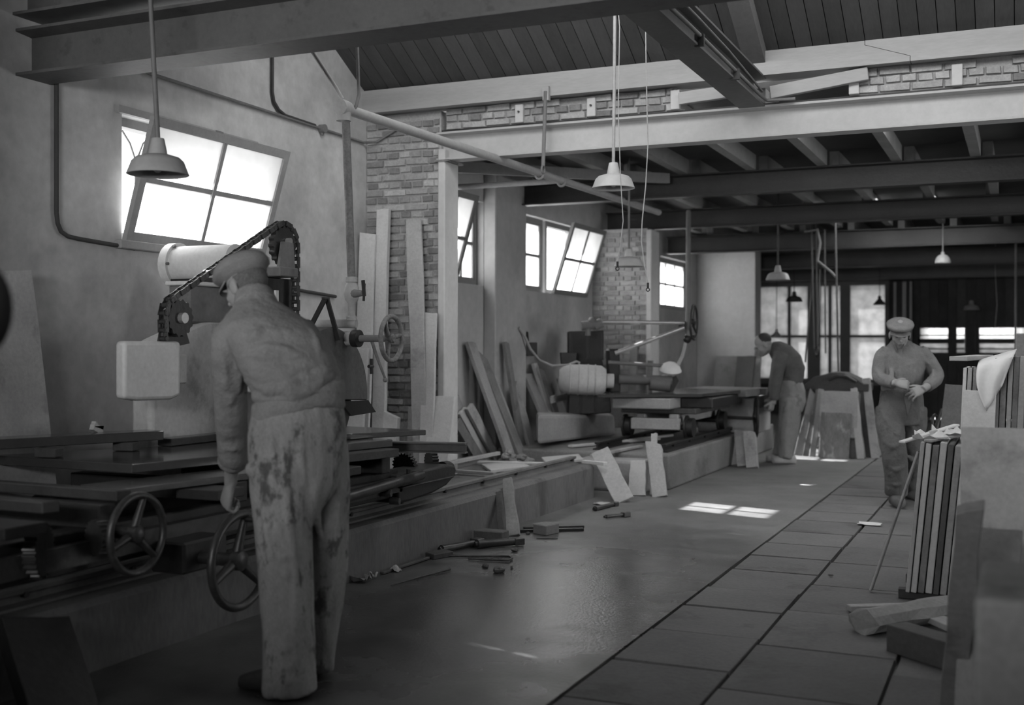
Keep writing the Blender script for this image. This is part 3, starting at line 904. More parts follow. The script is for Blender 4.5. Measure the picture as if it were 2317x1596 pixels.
# ---- cords with hooks
def cord(label, pts, rad, m='cord', hook=True):
    root = thing('hanging_cord', label, 'cord', pts[-1])
    MB().tube(pts, rad, 6).build('cord', m, root, smooth=60)
    if hook:
        p = V(pts[-1])
        MB().cyl(p, p - V((0, 0, .035)), .008, n=6).build('weight', 'iron_black', root)
        MB().torus(p - V((0, 0, .048)), _f, .011, .004, 10, 5).build('ring', 'iron_black', root)
cord('pull cord with a small hook hanging beside the white lamp', [atd(7.7, 1398, 14) + V((0, 0, roofz(atd(7.7, 1398, 14).y) - atd(7.7, 1398, 14).z))] + [atd(7.7, x, y) for x, y in ((1398, 14), (1402, 60), (1399, 250), (1404, 400), (1410, 500), (1403, 560), (1397, 592))], .0035)
cord('long curved pull cord with a tassel right of the white lamp', [atd(7.9, 1460, 5) + V((0, 0, roofz(atd(7.9, 1460, 5).y) - atd(7.9, 1460, 5).z))] + [atd(7.9, x, y) for x, y in ((1460, 5), (1462, 150), (1466, 330), (1461, 420), (1453, 500), (1451, 545), (1458, 600), (1466, 640))], .004)
pr = thing('overhead_rods', 'bundle of thin hoist ropes hanging above the slab rack', 'ropes', (-2.5, 15.0, 1.3))
for (xa, ya, xb, yb) in ((1836, 500, 1842, 790), (1846, 495, 1850, 800), (1840, 600, 1822, 820), (1866, 520, 1868, 800), (1855, 610, 1850, 790)):
    MB().tube([atd(16.1, xa, ya), atd(16.0, xb, yb)], .012, 6).build('rope', 'cord_dark', pr)
MB().tube([atd(15.6, 1890, 480), atd(15.6, 1893, 640), atd(15.6, 1897, 845)], .014, 6).build('rod', 'pipe_dark', pr)
MB().tube([atd(16, 1820, 525), atd(16, 1850, 520), atd(16, 1856, 550), atd(16, 1850, 590), atd(16, 1880, 615), atd(16, 1892, 628)], .018, 6).build('bent_pipe', 'pipe_mid', pr, smooth=60)
MB().torus(atd(16.0, 1849, 795), _r, .08, .012, 18, 6).build('pulley', 'iron_black', pr, smooth=60)
o = MB(); pp = atd(17.6, 2298, 700); o.cyl((pp.x, pp.y, 0), (pp.x, pp.y, 3.28), .018, n=10)
o.build('steel_post', 'pipe_mid', None, 'thin upright post at the right edge of the picture', 'post', smooth=60)
cord('thin string hanging in front of the dark far doors', [V((atd(20, 2252, 620).x, atd(20, 2252, 620).y, 3.28)), atd(20, 2252, 620), atd(20, 2256, 690), atd(20, 2251, 745)], .006, 'cord', False)

# ================================================================== RAIL PLINTHS
def rail_poly(x, z0, h, w_):
    return [(x - w_ * .5, z0), (x + w_ * .5, z0), (x + w_ * .5, z0 + .012), (x + .008, z0 + .022), (x + .008, z0 + h - .028), (x + w_ * .3, z0 + h - .018), (x + w_ * .3, z0 + h), (x - w_ * .3, z0 + h), (x - w_ * .3, z0 + h - .018), (x - .008, z0 + h - .028), (x - .008, z0 + .022), (x - w_ * .5, z0 + .012)]
def rail(label, x, y0, y1, z0, h=.095, m='steel_dark'):
    ro = thing('track_rail', label, 'rail', (x, (y0 + y1) / 2, z0))
    MB().prism([V((a, y0, b)) for a, b in rail_poly(x, z0, h, .09)], (0, y1 - y0, 0)).build('rail', m, ro)
    y = y0 + .3
    while y < y1:
        MB().cyl((x + .008, y, z0 + .05), (x + .03, y, z0 + .05), .014, n=6).build('bolt', 'steel_dark', ro)
        y += .62
p = MB()
p.prism([V((-3.55, 1.2, 0)), V((-3.55, 1.2, .275)), V((-3.575, 1.2, .30)), V((-4.95, 1.2, .30)), V((-4.95, 1.2, 0))], (0, 8.6, 0))
p.build('rail_plinth', 'plinth', None, 'long stained concrete plinth under the near saw rails', 'plinth')
rail('near rail along the edge of the stained plinth', -3.73, 1.3, 9.75, .30, .075, m='machine_mid')
rail('far rail of the near track beside the pale slabs', -4.55, 3.95, 9.6, .30, .075, m='machine_mid')
p = MB()
p.box(-4.9, -3.08, 10.62, 15.6, 0, .34)
p.build('rail_plinth', 'concrete', None, 'shorter concrete plinth under the far saw', 'plinth', bevel=.02, seg=2)
rail('near rail under the far saw carriage', -3.20, 10.8, 15.4, .34, .08)
rail('far rail under the far saw carriage', -3.88, 10.8, 15.4, .34, .08)
MB().box(-3.92, -3.22, 10.30, 10.60, 0, .30).build('concrete_block', 'concrete_pale', None, 'pale worn concrete block at the end of the far plinth', 'block', bevel=.03, seg=2)

# ================================================================== THE NEAR STONE SAW
saw = thing('stone_saw', 'large grey stone saw with chain drive, blade guard and handwheel', 'machine', (-4.6, 5.6, 0))
XF = -4.50
# frame casting
body = [(5.09, .3), (5.09, 1.33), (5.12, 1.38), (5.18, 1.406), (5.53, 1.52), (5.60, 1.535), (6.50, 1.535), (6.55, 1.48), (6.55, .3)]
MB().prism([V((XF, y, z)) for y, z in body], (-.2, .06, 0)).build('frame', 'machine_grey', saw, bevel=.035, seg=3, smooth=35)
MB().prism([V((-4.26, 4.62, 1.39)), V((-4.25, 5.05, 1.39)), V((-4.25, 5.05, 1.09)), V((-4.255, 4.98, 1.07)), V((-4.26, 4.72, 1.075)), V((-4.26, 4.62, 1.09))], (-.09, .03, 0)).build('rounded_cover', 'machine_pale', saw, label='smooth pale cover box with rounded corners', bevel=.022, seg=3, smooth=35)
MB().box(-4.5, -4.33, 4.95, 5.2, 1.15, 1.32).build('cover_bracket', 'machine_grey', saw, bevel=.01)
MB().cyl((-4.3, 5.085, 1.24), (-4.3, 5.06, 1.24), .012, n=8).build('cover_knob', 'machine_pale', saw)
# motor housing on top of the frame
MB().box(-4.66, -4.50, 5.42, 6.0, 1.50, 1.73).build('gear_housing', 'machine_mid', saw, bevel=.012)
MB().box(-4.67, -4.48, 5.40, 6.02, 1.725, 1.75).build('housing_rim', 'machine_pale', saw, bevel=.006)
mc = V((-4.95, 5.80, 1.88))
mo = MB().cyl(mc + V((.06, 0, 0)), mc + V((.5, 0, 0)), .118, n=24).build('motor', 'machine_pale', saw, smooth=50)
MB().cyl(mc, mc + V((.06, 0, 0)), .14, n=24).build('flange', 'machine_pale', mo, smooth=50)
for a in range(6): MB().cyl(mc + V((.06, cos(a * pi / 3) * .128, sin(a * pi / 3) * .128)), mc + V((.075, cos(a * pi / 3) * .128, sin(a * pi / 3) * .128)), .010, n=6).build('bolt', 'machine_mid', mo)
MB().box(-4.88, -4.52, 5.7, 5.9, 1.752, 1.785).build('motor_foot', 'iron_black', mo)
# chain drive
CX = -4.28
lo, hi = V((CX, 5.06, 1.52)), V((CX, 6.04, 2.0))
def sprocket(c, R, nt, nm):
    pts = []
    for i in range(nt * 4):
        rr_ = R if i % 4 in (0, 1) else R * .91
        a = 2 * pi * i / (nt * 4)
        pts.append(c + V((0, cos(a) * rr_, sin(a) * rr_)) + V((-.02, 0, 0)))
    MB().prism(pts, (.04, 0, 0)).build(nm, 'iron_black', saw)
sprocket(lo, .105, 14, 'lower_sprocket')
sprocket(hi, .125, 16, 'upper_sprocket')
MB().cyl(lo + V((.02, 0, 0)), lo + V((.05, 0, 0)), .03, n=12).build('hub_nut', 'bright_steel', saw)
MB().cyl(hi + V((.02, 0.02, .03)), hi + V((.05, .02, .03)), .02, n=12).build('hub_nut', 'bright_steel', saw)
MB().prism([V((CX - .035, 4.95, 1.34)), V((CX - .035, 5.2, 1.38)), V((CX - .035, 5.12, 1.56)), V((CX - .035, 5.0, 1.56))], (-.07, .05, 0)).build('sprocket_bracket', 'iron_black', saw)
# chain path: up over the top wheel, down the far side; and around the lower wheel down
def arc(c, R, a0, a1, n):
    return [c + V((0, cos(radians(a0 + (a1 - a0) * i / n)) * R, sin(radians(a0 + (a1 - a0) * i / n)) * R)) for i in range(n + 1)]
Rc = .122
path = [V((CX, 4.942, 1.405)), V((CX, 4.941, 1.46))] + arc(lo, Rc, 175, 120, 6) + arc(hi, .142, 112, 0, 12) + [V((CX, 6.182, 1.5)), V((CX, 6.182, 1.15))]
lens = [0]
for i in range(1, len(path)): lens.append(lens[-1] + (path[i] - path[i - 1]).length)
def along(s):
    for i in range(1, len(path)):
        if s <= lens[i]:
            k = (s - lens[i - 1]) / (lens[i] - lens[i - 1])
            return path[i - 1].lerp(path[i], k), (path[i] - path[i - 1]).normalized()
    return path[-1], (path[-1] - path[-2]).normalized()
ch = MB()
s_ = 0
k = 0
PT = .046
while s_ < lens[-1] - PT:
    p, t = along(s_)
    p2, _ = along(s_ + PT)
    off = .024 if k % 2 else .017
    for sg in (-1, 1):
        o = V((sg * off, 0, 0))
        ch.hexa(*[[q + o + V((dx, 0, 0)) + nn * dz for q, nn, dz in ((p - t * .012, t.cross(V((1, 0, 0))), -.016), (p2 + t * .012, t.cross(V((1, 0, 0))), -.016), (p2 + t * .012, t.cross(V((1, 0, 0))), .016), (p - t * .012, t.cross(V((1, 0, 0))), .016))] for dx in (-.002, .002)])
    ch.cyl(p - V((.028, 0, 0)), p + V((.028, 0, 0)), .0135, n=7)
    s_ += PT
    k += 1
ch.build('chain', 'iron_worn', saw, kind='stuff', label='greasy roller chain')
# post carrying the upper sprocket
MB().box(CX - .24, CX - .05, 5.95, 6.22, 1.1, 1.80).build('post', 'iron_black', saw, bevel=.006)
MB().box(CX - .24, CX + .08, 5.90, 6.10, 1.80, 1.86).build('post_cap', 'machine_mid', saw, bevel=.006)
MB().prism([V((CX + .035, 5.93, 1.86)), V((CX + .035, 6.10, 1.86)), V((CX + .035, 6.08, 2.02)), V((CX + .035, 5.97, 2.02))], (.02, 0, 0)).build('fork', 'machine_mid', saw)
MB().beam((CX + .07, 5.91, 1.25), (CX + .07, 5.91, 1.82), .05, .02).build('guide_bar', 'machine_mid', saw)
MB().box(CX - .05, CX - .035, 6.02, 6.05, 1.62, 1.72).build('gauge', 'paper', saw)
# arm, blade guard, blade
GX, GY, GZ, GR = -3.9, 6.02, 1.055, .43
MB().box(-4.4, GX - .1, 5.72, 6.3, 1.08, 1.36).build('arm', 'machine_grey', saw, bevel=.03, seg=2)
poly = [V((GX, GY - GR, GZ))] + [V((GX, GY + cos(radians(a)) * GR, GZ + sin(radians(a)) * GR)) for a in range(172, -1, -6)] + [V((GX, GY + GR, GZ - .04)), V((GX, GY - GR, GZ + .0))]
gd = MB().prism(poly, (-.16, 0, 0)).build('blade_guard', 'guard_paint', saw, bevel=.008)
MB().prism([V((GX + .004, GY + .1, GZ - .035)), V((GX + .004, GY + GR + .0, GZ - .04)), V((GX + .02, GY + GR + .07, GZ - .12)), V((GX + .02, GY + .2, GZ - .13))], (-.02, 0, 0)).build('rubber_skirt', 'rubber', gd)
MB().lathe([(.33, -.003), (.35, -.003), (.35, .003), (.33, .003)], (GX - .08, GY, GZ - .02), (1, 0, 0), 48).build('blade', 'iron_worn', saw)
MB().cyl((GX - .0, GY + GR + .01, GZ + .18), (GX - .0, GY + GR + .06, GZ + .18), .012, n=8).build('wing_screw', 'iron_black', gd)
MB().box(GX - .008, GX + .008, GY + GR + .035, GY + GR + .055, GZ + .13, GZ + .23).build('screw_wing', 'iron_black', gd)
st = MB()
ap, l1, l2 = onx(-3.92, 737, 677), onx(-4.0, 700, 745), onx(-3.88, 766, 770)
st.beam(ap + V((0, -.01, 0)), l1, .012, .03, up=(1, 0, 0)); st.beam(ap + V((0, .015, 0)), l2, .012, .03, up=(1, 0, 0)); st.beam(ap + V((0, -.03, .005)), ap + V((0, .03, .005)), .02, .012)
st.build('lifting_strap', 'iron_black', gd)
# feed shaft and painted handwheel
WX, WY, WZ = -3.58, 6.20, 1.415
MB().cyl((-4.3, WY, WZ), (-3.83, WY, WZ), .046, n=18).build('shaft_sleeve', 'pipe_pale', saw, smooth=50)
MB().lathe([(.03, 0), (.055, .005), (.055, .05), (.03, .055)], (-3.86, WY, WZ), (1, 0, 0), 16).build('shaft_collar', 'iron_black', saw, smooth=40)
MB().cyl((-3.85, WY, WZ), (-3.56, WY, WZ), .022, n=12).build('shaft', 'pipe_mid', saw, smooth=50)
def handwheel(c, axis, R, r, m, parent, spokes=3, a0=90, name='handwheel', knob=None, flat=1.5):
    c = V(c)
    u, q, ax = frame(axis)
    wo = MB().torus(c, axis, R - r, r, 40, 10).build(name, m, parent, smooth=60)
    for k in range(spokes):
        a = radians(a0 + 360 * k / spokes)
        d = u * cos(a) + q * sin(a)
        pts = [c + d * (R * .12) - ax * (.02), c + d * (R * .45) - ax * .012, c + d * (R - r)]
        MB().tube(pts, [r * 1.35, r * 1.05, r * .8], 8).build('spoke', m, wo, smooth=60)
    MB().lathe([(.01, -.035), (R * .2, -.03), (R * .2, .01), (R * .11, .02), (.01, .021)], c, axis, 14).build('hub', m, wo, smooth=40)
    return wo
hw = handwheel((WX, WY, WZ), (1, .03, 0), .153, .0155, 'wheel_paint', saw, 3, 10)
MB().tube([(-3.72, WY, WZ - .02), (-3.70, WY + .03, WZ - .12), (-3.66, WY + .06, WZ - .25)], [.011, .010, .008], 8).build('clamp_lever', 'wheel_paint', saw, smooth=60)
MB().ball((-3.66, WY + .06, WZ - .26), .015).build('lever_ball', 'wheel_paint', saw, smooth=60)
MB().tube([onx(-4.05, 735, 748), onx(-4.0, 757, 752), onx(-3.98, 768, 762)], .014, 8).build('oil_pipe', 'pipe_pale', saw)

# ---- the carriage on the rails
car = thing('saw_carriage', 'dark iron saw carriage with handwheels and gear end under the wet slabs', 'carriage', (-4.0, 5, .4))
DK = 'iron_black'
for x, ys in ((-3.62, 2.6), (-4.5, 3.95)): MB().box(x - .06, x + .06, ys, 6.25, .43, .60).build('side_beam', 'steel_dark', car, bevel=.006)
for y in (2.8, 3.7, 4.6, 5.4, 6.0): MB().box(-4.56 if y > 4 else -4.38, -3.5, y - .05, y + .05, .60, .70).build('cross_beam', 'steel_dark', car, bevel=.005)
for y in (3.1, 4.3, 5.35): MB().box(-3.60, -3.36, y - .06, y + .14, .655, .70).build('end_bracket', 'steel_dark', car, bevel=.004)
for x in (-3.73, -4.55):
    for y in ((3.2, 5.5) if x > -4 else (4.4, 5.5)): MB().lathe([(.02, -.05), (.11, -.05), (.13, -.045), (.13, -.02), (.11, -.015), (.11, .05), (.02, .05)], (x, y, .487), (1, 0, 0), 24).build('wheel', 'iron_black', car, smooth=40)
MB().box(-3.54, -3.5, 2.6, 6.2, .47, .56).build('face_plate', 'iron_worn', car)
# end casting with its gear pair
g = MB()
prof = [(6.15, .575), (6.82, .58), (6.92, .565), (6.95, .53), (6.92, .49), (6.8, .44), (6.6, .41), (6.3, .395), (6.15, .40)]
g.prism([V((-3.50, y, z)) for y, z in prof], (-.24, 0, 0))
g.build('end_casting', 'steel_dark', car, bevel=.018, seg=2, smooth=30)
MB().cyl((-3.58, 6.93, .54), (-3.58, 7.0, .54), .036, n=16).build('shaft_nut', 'iron_worn', car, smooth=40)
MB().cyl((-3.58, 6.88, .54), (-3.58, 6.955, .54), .05, n=16).build('boss', 'iron_black', car, smooth=40)
MB().box(-3.505, -3.47, 6.15, 6.85, .492, .502).build('casting_flange', 'iron_worn', car, bevel=.004)
MB().cyl((-3.47, 5.5, .515), (-3.475, 6.4, .553), .03, n=14).build('feed_shaft', 'iron_worn', car, smooth=50)
def gear(c, axis, R, w_, nt, m=DK, parent=None):
    u, q, ax = frame(axis)
    pts = []
    for i in range(nt * 4):
        rr_ = R if i % 4 in (0, 1) else R * .88
        a = 2 * pi * i / (nt * 4)
        pts.append(V(c) + (u * cos(a) + q * sin(a)) * rr_ - ax * w_ / 2)
    MB().prism(pts, ax * w_).build('gear', m, parent)
gear((-3.72, 6.62, .585), (0, 1, .15), .085, .04, 22, DK, car)
gear((-3.66, 6.88, .585), (.6, .8, 0), .075, .045, 20, DK, car)
gear((-3.52, 3.35, .56), (1, .5, 0), .11, .05, 26, 'iron_worn', car)
gear((-3.47, 3.62, .575), (.3, 1, 0), .075, .05, 20, 'iron_worn', car)
for (y, z) in ((5.95, .49), (6.05, .43)): MB().cyl((-3.5, y, z), (-3.44, y + .01, z), .024, n=6).build('bolt', 'iron_worn', car)
MB().cyl((-3.5, 6.28, .575), (-3.5, 6.28, .60), .016, n=6).build('oil_cap', DK, car)
# two handwheels on the aisle side, with shafts
handwheel((-3.34, 3.70, .585), (1, .02, 0), .176, .016, 'iron_worn', car, 3, 75)
MB().cyl((-3.6, 3.70, .585), (-3.36, 3.70, .585), .025, n=12).build('shaft', DK, car, smooth=50)
hw2 = handwheel((-3.14, 4.12, .42), (1, .02, 0), .222, .019, 'iron_worn', car, 3, 200)
MB().cyl((-3.55, 4.12, .42), (-3.16, 4.12, .42), .03, n=12).build('shaft', DK, car, smooth=50)
MB().cyl((-3.15, 4.15, .60), (-3.03, 4.16, .60), .014, n=10).build('crank_grip', DK, hw2, smooth=50)
MB().box(-3.54, -3.35, 4.0, 4.3, .36, .5).build('shaft_bearing', DK, car, bevel=.01)

# ---- slabs and irons lying on the carriage
def flat(name, label, pts, z0, z1, m, cat='slab', bevel=.004, group=None):
    return MB().prism([V((p[0], p[1], z0)) for p in pts], (0, 0, z1 - z0)).build(name, m, None, label, cat, group, bevel=bevel)
flat('polished_slab', 'large dark wet polished slab lying on the saw carriage', [(-3.88, 4.26), (-3.50, 6.08), (-4.46, 6.26), (-4.46, 5.02), (-4.86, 4.30)], .755, .80, 'stone_polished')
flat('polished_slab', 'thick dark slab with a polished top at the left edge', [(-4.72, 3.9), (-4.30, 4.97), (-4.46, 5.02), (-4.95, 3.9)], .85, .90, 'stone_polished')
flat('stone_slab', 'thin grey slab with a straight sawn edge at the far end of the carriage', [(-3.96, 6.36), (-3.70, 6.88), (-4.75, 7.0), (-4.75, 6.42)], .765, .80, 'stone_wet')
flat('stone_slab', 'pale narrow slab lying behind the polished slab', [(-4.36, 5.1), (-4.36, 6.1), (-4.46, 6.1), (-4.46, 5.1)], .802, .845, 'stone_wet')
c = MB()
cpr = [(0, 0), (.0, .008), (-.028, .012), (-.028, .052), (0, .056), (0, .066), (-.07, .066), (-.07, .056), (-.04, .052), (-.04, .012), (-.07, .008), (-.07, 0)]
e0, e1 = V((-4.6, 6.14, .697)), V((-3.17, 6.42, .700))
t = (e1 - e0).normalized(); u = t.cross(V((0, 0, 1)))
c.prism([e0 + u * (a + .035) + V((0, 0, b)) for a, b in cpr], e1 - e0)
c.build('steel_channel', 'machine_mid', None, 'rusty steel section sticking out past the carriage beside the pale slabs', 'beam')
flat('timber_packing', 'dark ragged packing timber under the wet slab end', [(-3.52, 5.55), (-3.42, 6.02), (-4.3, 6.2), (-4.4, 5.72)], .703, .752, 'timber_dark', 'timber')
flat('timber_packing', 'dark packing board lying under the polished slab at the left', [(-3.62, 3.9), (-3.45, 4.95), (-3.7, 5.0), (-3.9, 3.95)], .703, .735, 'stone_wet', 'timber')
for k, (y, lab) in enumerate(((3.35, 'wet bar on the carriage at the left edge, nearest'), (3.75, 'wet bar on the carriage at the left edge, second'))):
    flat('support_bar', lab, [(-3.5, y), (-3.48, y + .07), (-5.0, y + .12), (-5.0, y + .05)], .705, .75, 'stone_wet', 'bar')
flat('sawn_offcut', 'thin dark notched strip lying on the slab right of the working man', [(-3.70, 5.92), (-3.66, 6.12), (-3.82, 6.15), (-3.86, 5.95)], .802, .815, 'iron_worn', 'strip')
lath_ = [flat('packing_piece', lab, [(x, y), (x + .12, y + .02), (x + .1, y + .1), (x - .02, y + .08)], .802, .848, 'timber_dark', 'wood') for x, y, lab in ((-4.55, 4.3, 'dark packing piece under the thick slab, near the left edge'), (-4.46, 4.75, 'dark packing piece under the thick slab, beside the saw'))]
slab('stone_chip', 'small pale stone chip standing behind the thick dark slab', 'stone', (-4.55, 4.72, .902), (-4.55, 4.74, .945), (0, 1, 0), .07, .03, 'stone_pale', jag=.006, topcut=.02)

# ================================================================== THE FAR SAW
DM = 12.7
def pd(x, y, d=DM): return atd(d, x, y)
fs = thing('far_stone_saw', 'second stone saw in the background with a ribbed motor and bright rods', 'machine', (-4.3, 12, 0))
MB().prism([onx(-4.42, 1217, 1006), onx(-4.42, 1392, 985), onx(-4.42, 1389, 940), onx(-4.42, 1217, 940)], (-.25, .55, 0)).build('foundation', 'concrete_pale', fs, bevel=.03, seg=2)
ped = MB()
a, b = pd(1285, 890), pd(1383, 895)
ped.prism([pd(1285, 940), pd(1383, 935), pd(1380, 888), pd(1287, 888)], _f * .35)
ped.build('pedestal', 'iron_black', fs, bevel=.01)
for x in (1312, 1345): MB().prism([pd(x, 935, DM - .01), pd(x + 5, 935, DM - .01), pd(x + 5, 890, DM - .01), pd(x, 890, DM - .01)], _f * .02).build('rib', 'steel_dark', fs)
# motor, lying on its side
m0, m1 = pd(1264, 857), pd(1372, 862)
ax = m1 - m0
mo = MB().lathe([(.02, 0), (.10, .0), (.135, .04), (.165, .12), (.17, .3), (.165, ax.length - .06), (.13, ax.length - .01), (.02, ax.length)], m0, ax, 24).build('motor', 'machine_pale', fs, smooth=45)
for k in (.12, .22, .32, .40): MB().torus(m0 + ax.normalized() * k, ax, .168, .009, 24, 6).build('rib', 'machine_grey', mo, smooth=60)
MB().cyl(m1, m1 + ax.normalized() * .08, .08, n=16).build('coupling', 'machine_grey', fs, smooth=45)
MB().prism([pd(1375, 790), pd(1402, 790), pd(1405, 890), pd(1380, 890)], _f * .3).build('gear_case', 'steel_dark', fs, bevel=.02)
MB().cyl(pd(1400, 858), pd(1520, 862), .055, n=16).build('spindle', 'steel_grey', fs, smooth=45)
MB().cyl(pd(1470, 868), pd(1515, 872), .075, n=16).build('spindle_bearing', 'steel_grey', fs, smooth=45)
MB().prism([pd(1513, 858), pd(1530, 850), pd(1536, 862), pd(1523, 887), pd(1516, 887)], _f * .12).build('blade_flange', 'iron_black', fs)
# switch boxes behind
MB().prism([pd(1286, 815, 13.2), pd(1366, 815, 13.2), pd(1366, 748, 13.2), pd(1286, 750, 13.2)], _f * .3).build('switch_cabinet', 'iron_black', fs, bevel=.008)
MB().prism([pd(1296, 812, 13.18), pd(1325, 812, 13.18), pd(1325, 755, 13.18), pd(1296, 755, 13.18)], _f * .02).build('cabinet_door', 'steel_dark', fs)
MB().prism([pd(1334, 812, 13.18), pd(1360, 812, 13.18), pd(1360, 755, 13.18), pd(1334, 755, 13.18)], _f * .02).build('cabinet_door', 'steel_dark', fs)
MB().prism([pd(1270, 824, 12.9), pd(1304, 824, 12.9), pd(1306, 798, 12.9), pd(1268, 798, 12.9)], _f * .2).build('junction_case', 'iron_black', fs, bevel=.006)
MB().prism([pd(1287, 900, 13.1), pd(1380, 900, 13.1), pd(1362, 812, 13.1), pd(1296, 812, 13.1)], _f * .25).build('column', 'steel_dark', fs)
hd = MB(); hd.cyl(pd(1316, 738), pd(1345, 735), .05, n=12); hd.ball(pd(1340, 728), .05); hd.cyl(pd(1330, 760), pd(1330, 735), .03, n=10); hd.cyl(pd(1345, 738), pd(1362, 730), .055, n=12)
hd.build('swivel_head', 'machine_mid', fs, smooth=50)
for k, (xa, ya, xb, yb, rr_, m) in enumerate(((1362, 729, 1548, 731, .022, 'bright_steel'), (1392, 800, 1548, 742, .024, 'bright_steel'), (1376, 820, 1500, 828, .02, 'pipe_mid'))):
    MB().cyl(pd(xa, ya), pd(xb, yb), rr_, n=12).build('rod', m, fs, smooth=50)
MB().prism([pd(1538, 750), pd(1552, 745), pd(1552, 727), pd(1538, 729)], _f * .1).build('rod_end', 'iron_black', fs)
MB().cyl(pd(1558, 478, 13.4), pd(1556, 765, DM), .028, n=10).build('feed_pipe', 'pipe_mid', fs, smooth=50)
MB().tube([pd(x, y) for x, y in ((1553, 765), (1550, 785), (1545, 805), (1534, 828), (1516, 845), (1486, 858))], [.014, .018, .02, .022, .02, .014], 10).build('hose', 'pipe_pale', fs, smooth=60)
MB().lathe([(.001, .09), (.05, .085), (.10, .05), (.125, 0), (.12, 0), (.001, .03)], pd(1517, 838), (.2, -.3, 1), 20).build('water_cup', 'paper', fs, label='bright white cup under the hose', smooth=50)
wv = MB(); wv.ball(pd(1555, 768), .045); wv.cyl(pd(1555, 768), pd(1572, 762), .02); wv.build('valve', 'iron_black', fs, smooth=50)
handwheel(pd(1570, 730, DM - .1), _r - _f * .38, .20, .012, 'steel_dark', fs, 3, 80)
# cable from the wall box
wbx = thing('wall_switch', 'dark switch box on a wall shelf left of the far motor', 'switch', onx(-5.05, 1185, 800))
MB().prism([onx(-5.0, 1163, 806), onx(-5.0, 1216, 806), onx(-5.0, 1216, 775), onx(-5.0, 1163, 775)], (-.09, 0, 0)).build('shelf_box', 'timber_dark', wbx, bevel=.006)
MB().prism([onx(-4.98, 1167, 775), onx(-4.98, 1198, 775), onx(-4.98, 1196, 750), onx(-4.98, 1170, 742)], (-.1, 0, 0)).build('case', 'iron_black', wbx, bevel=.01)
MB().tube([onx(-4.95, 1174, 742), onx(-4.93, 1186, 758), onx(-4.9, 1200, 790), pd(1220, 815), pd(1250, 828), pd(1285, 826), pd(1305, 818), pd(1312, 822)], .014, 8).build('cable', 'cord', wbx, smooth=60)

# ---- carriage of the far saw
fc = thing('far_saw_carriage', 'low truck with iron wheels on the far plinth', 'carriage', (-3.9, 12, .4))
w_ = lambda c: MB().lathe([(.02, -.05), (.085, -.05), (.125, -.045), (.125, -.025), (.10, -.02), (.10, .04), (.03, .045)], c, (1, 0, 0), 24).build('wheel', 'iron_black', fc, smooth=40)
wc = [V((-3.20, 11.8, .523)), V((-3.88, 11.8, .523)), V((-3.20, 13.2, .523)), V((-3.88, 13.2, .523))]
for c in wc: w_(c)
for y in (11.8, 13.2): MB().cyl((-3.85, y, .523), (-3.23, y, .523), .03, n=12).build('axle', 'iron_black', fc, smooth=50)
MB().box(-3.80, -3.28, 11.62, 11.72, .50, .62).build('head_beam', 'concrete_pale', fc, bevel=.01)
for x in (-3.36, -3.72): MB().box(x - .05, x + .05, 11.72, 13.4, .56, .66).build('side_beam', 'timber_lath', fc, bevel=.008)
MB().box(-3.80, -3.28, 13.4, 13.52, .52, .64).build('tail_beam', 'timber_lath', fc, bevel=.01)
MB().box(-3.95, -3.13, 11.75, 13.3, .665, .72).build('lower_deck', 'timber_dark', fc, bevel=.008)
MB().box(-3.98, -3.35, 11.55, 12.9, .72, .83).build('bed', 'concrete_pale', fc, bevel=.01)
MB().box(-3.35, -3.0, 11.95, 13.3, .72, .83).build('bed', 'steel_dark', fc, bevel=.01)
flat('polished_slab', 'glossy slab on the far saw truck', [(-4.05, 11.28), (-3.10, 11.9), (-2.95, 13.3), (-4.0, 13.2)], .84, .875, 'stone_polished')
flat('stone_slab', 'rough grey slab on the far end of the far saw truck', [(-3.7, 13.35), (-2.9, 13.1), (-2.8, 14.0), (-3.7, 14.2)], .80, .88, 'stone_grey')
fb = thing('far_saw_table', 'block table at the far end of the far saw', 'table', (-3.3, 13.9, 0))
MB().box(-3.6, -2.88, 13.6, 14.4, .345, .78).build('body', 'concrete_pale', fb, bevel=.01)
MB().box(-2.88, -2.82, 13.5, 14.45, .66, .79).build('edge_rail', 'iron_black', fb)
MB().cyl((-3.4, 13.35, .55), (-2.86, 13.38, .54), .02, n=10).build('shaft', 'iron_black', fb)
handwheel((-2.83, 13.32, .56), (1, .3, 0), .24, .016, 'steel_dark', fb, 4, 20)

# ================================================================== SLABS LEANING BY THE OLD WALL
UX, UY = (1, 0, 0), (0, 1, 0)
def lean(label, B, T, U, w_, t, m, **k):
    return slab('stone_slab', label, 'slab', B, T, U, w_, t, m, **k)
lean('pale slab in the corner left of the brick stub, nearest the plaster', (-5.0, 8.12, 0), (-5.0, 8.27, 2.32), UX, .15, .03, 'stone_pale', seed=1, topcut=.02)
lean('tallest pale slab with a bright edge on the brick stub', (-4.87, 8.20, 0), (-4.88, 8.32, 2.51), UX, .115, .045, 'stone_pale', seed=2)
lean('long narrow slab leaning mid-way across the brick stub', (-4.38, 8.10, 0), (-4.60, 8.33, 2.41), UX, .135, .03, 'stone_mid', seed=3, jag=.012)
lean('shorter pale slab beside the plastered edge of the brick stub', (-4.34, 8.05, 0), (-4.43, 8.30, 1.65), UX, .125, .03, 'stone_pale', seed=4, topcut=.015)
lean('low broad pale slab at the foot of the plastered edge', (-4.24, 7.95, 0), (-4.28, 8.25, .96), UX, .21, .035, 'stone_pale', seed=5)
lean('low pale slab leaning behind the blade guard', (-4.95, 7.9, 0), (-4.98, 8.12, 1.35), UX, .16, .03, 'stone_pale', seed=6)
lean('small pale block standing at the foot of the brick stub', (-4.68, 8.05, 0), (-4.68, 8.12, .84), UX, .13, .06, 'stone_pale', seed=7, topcut=.05)
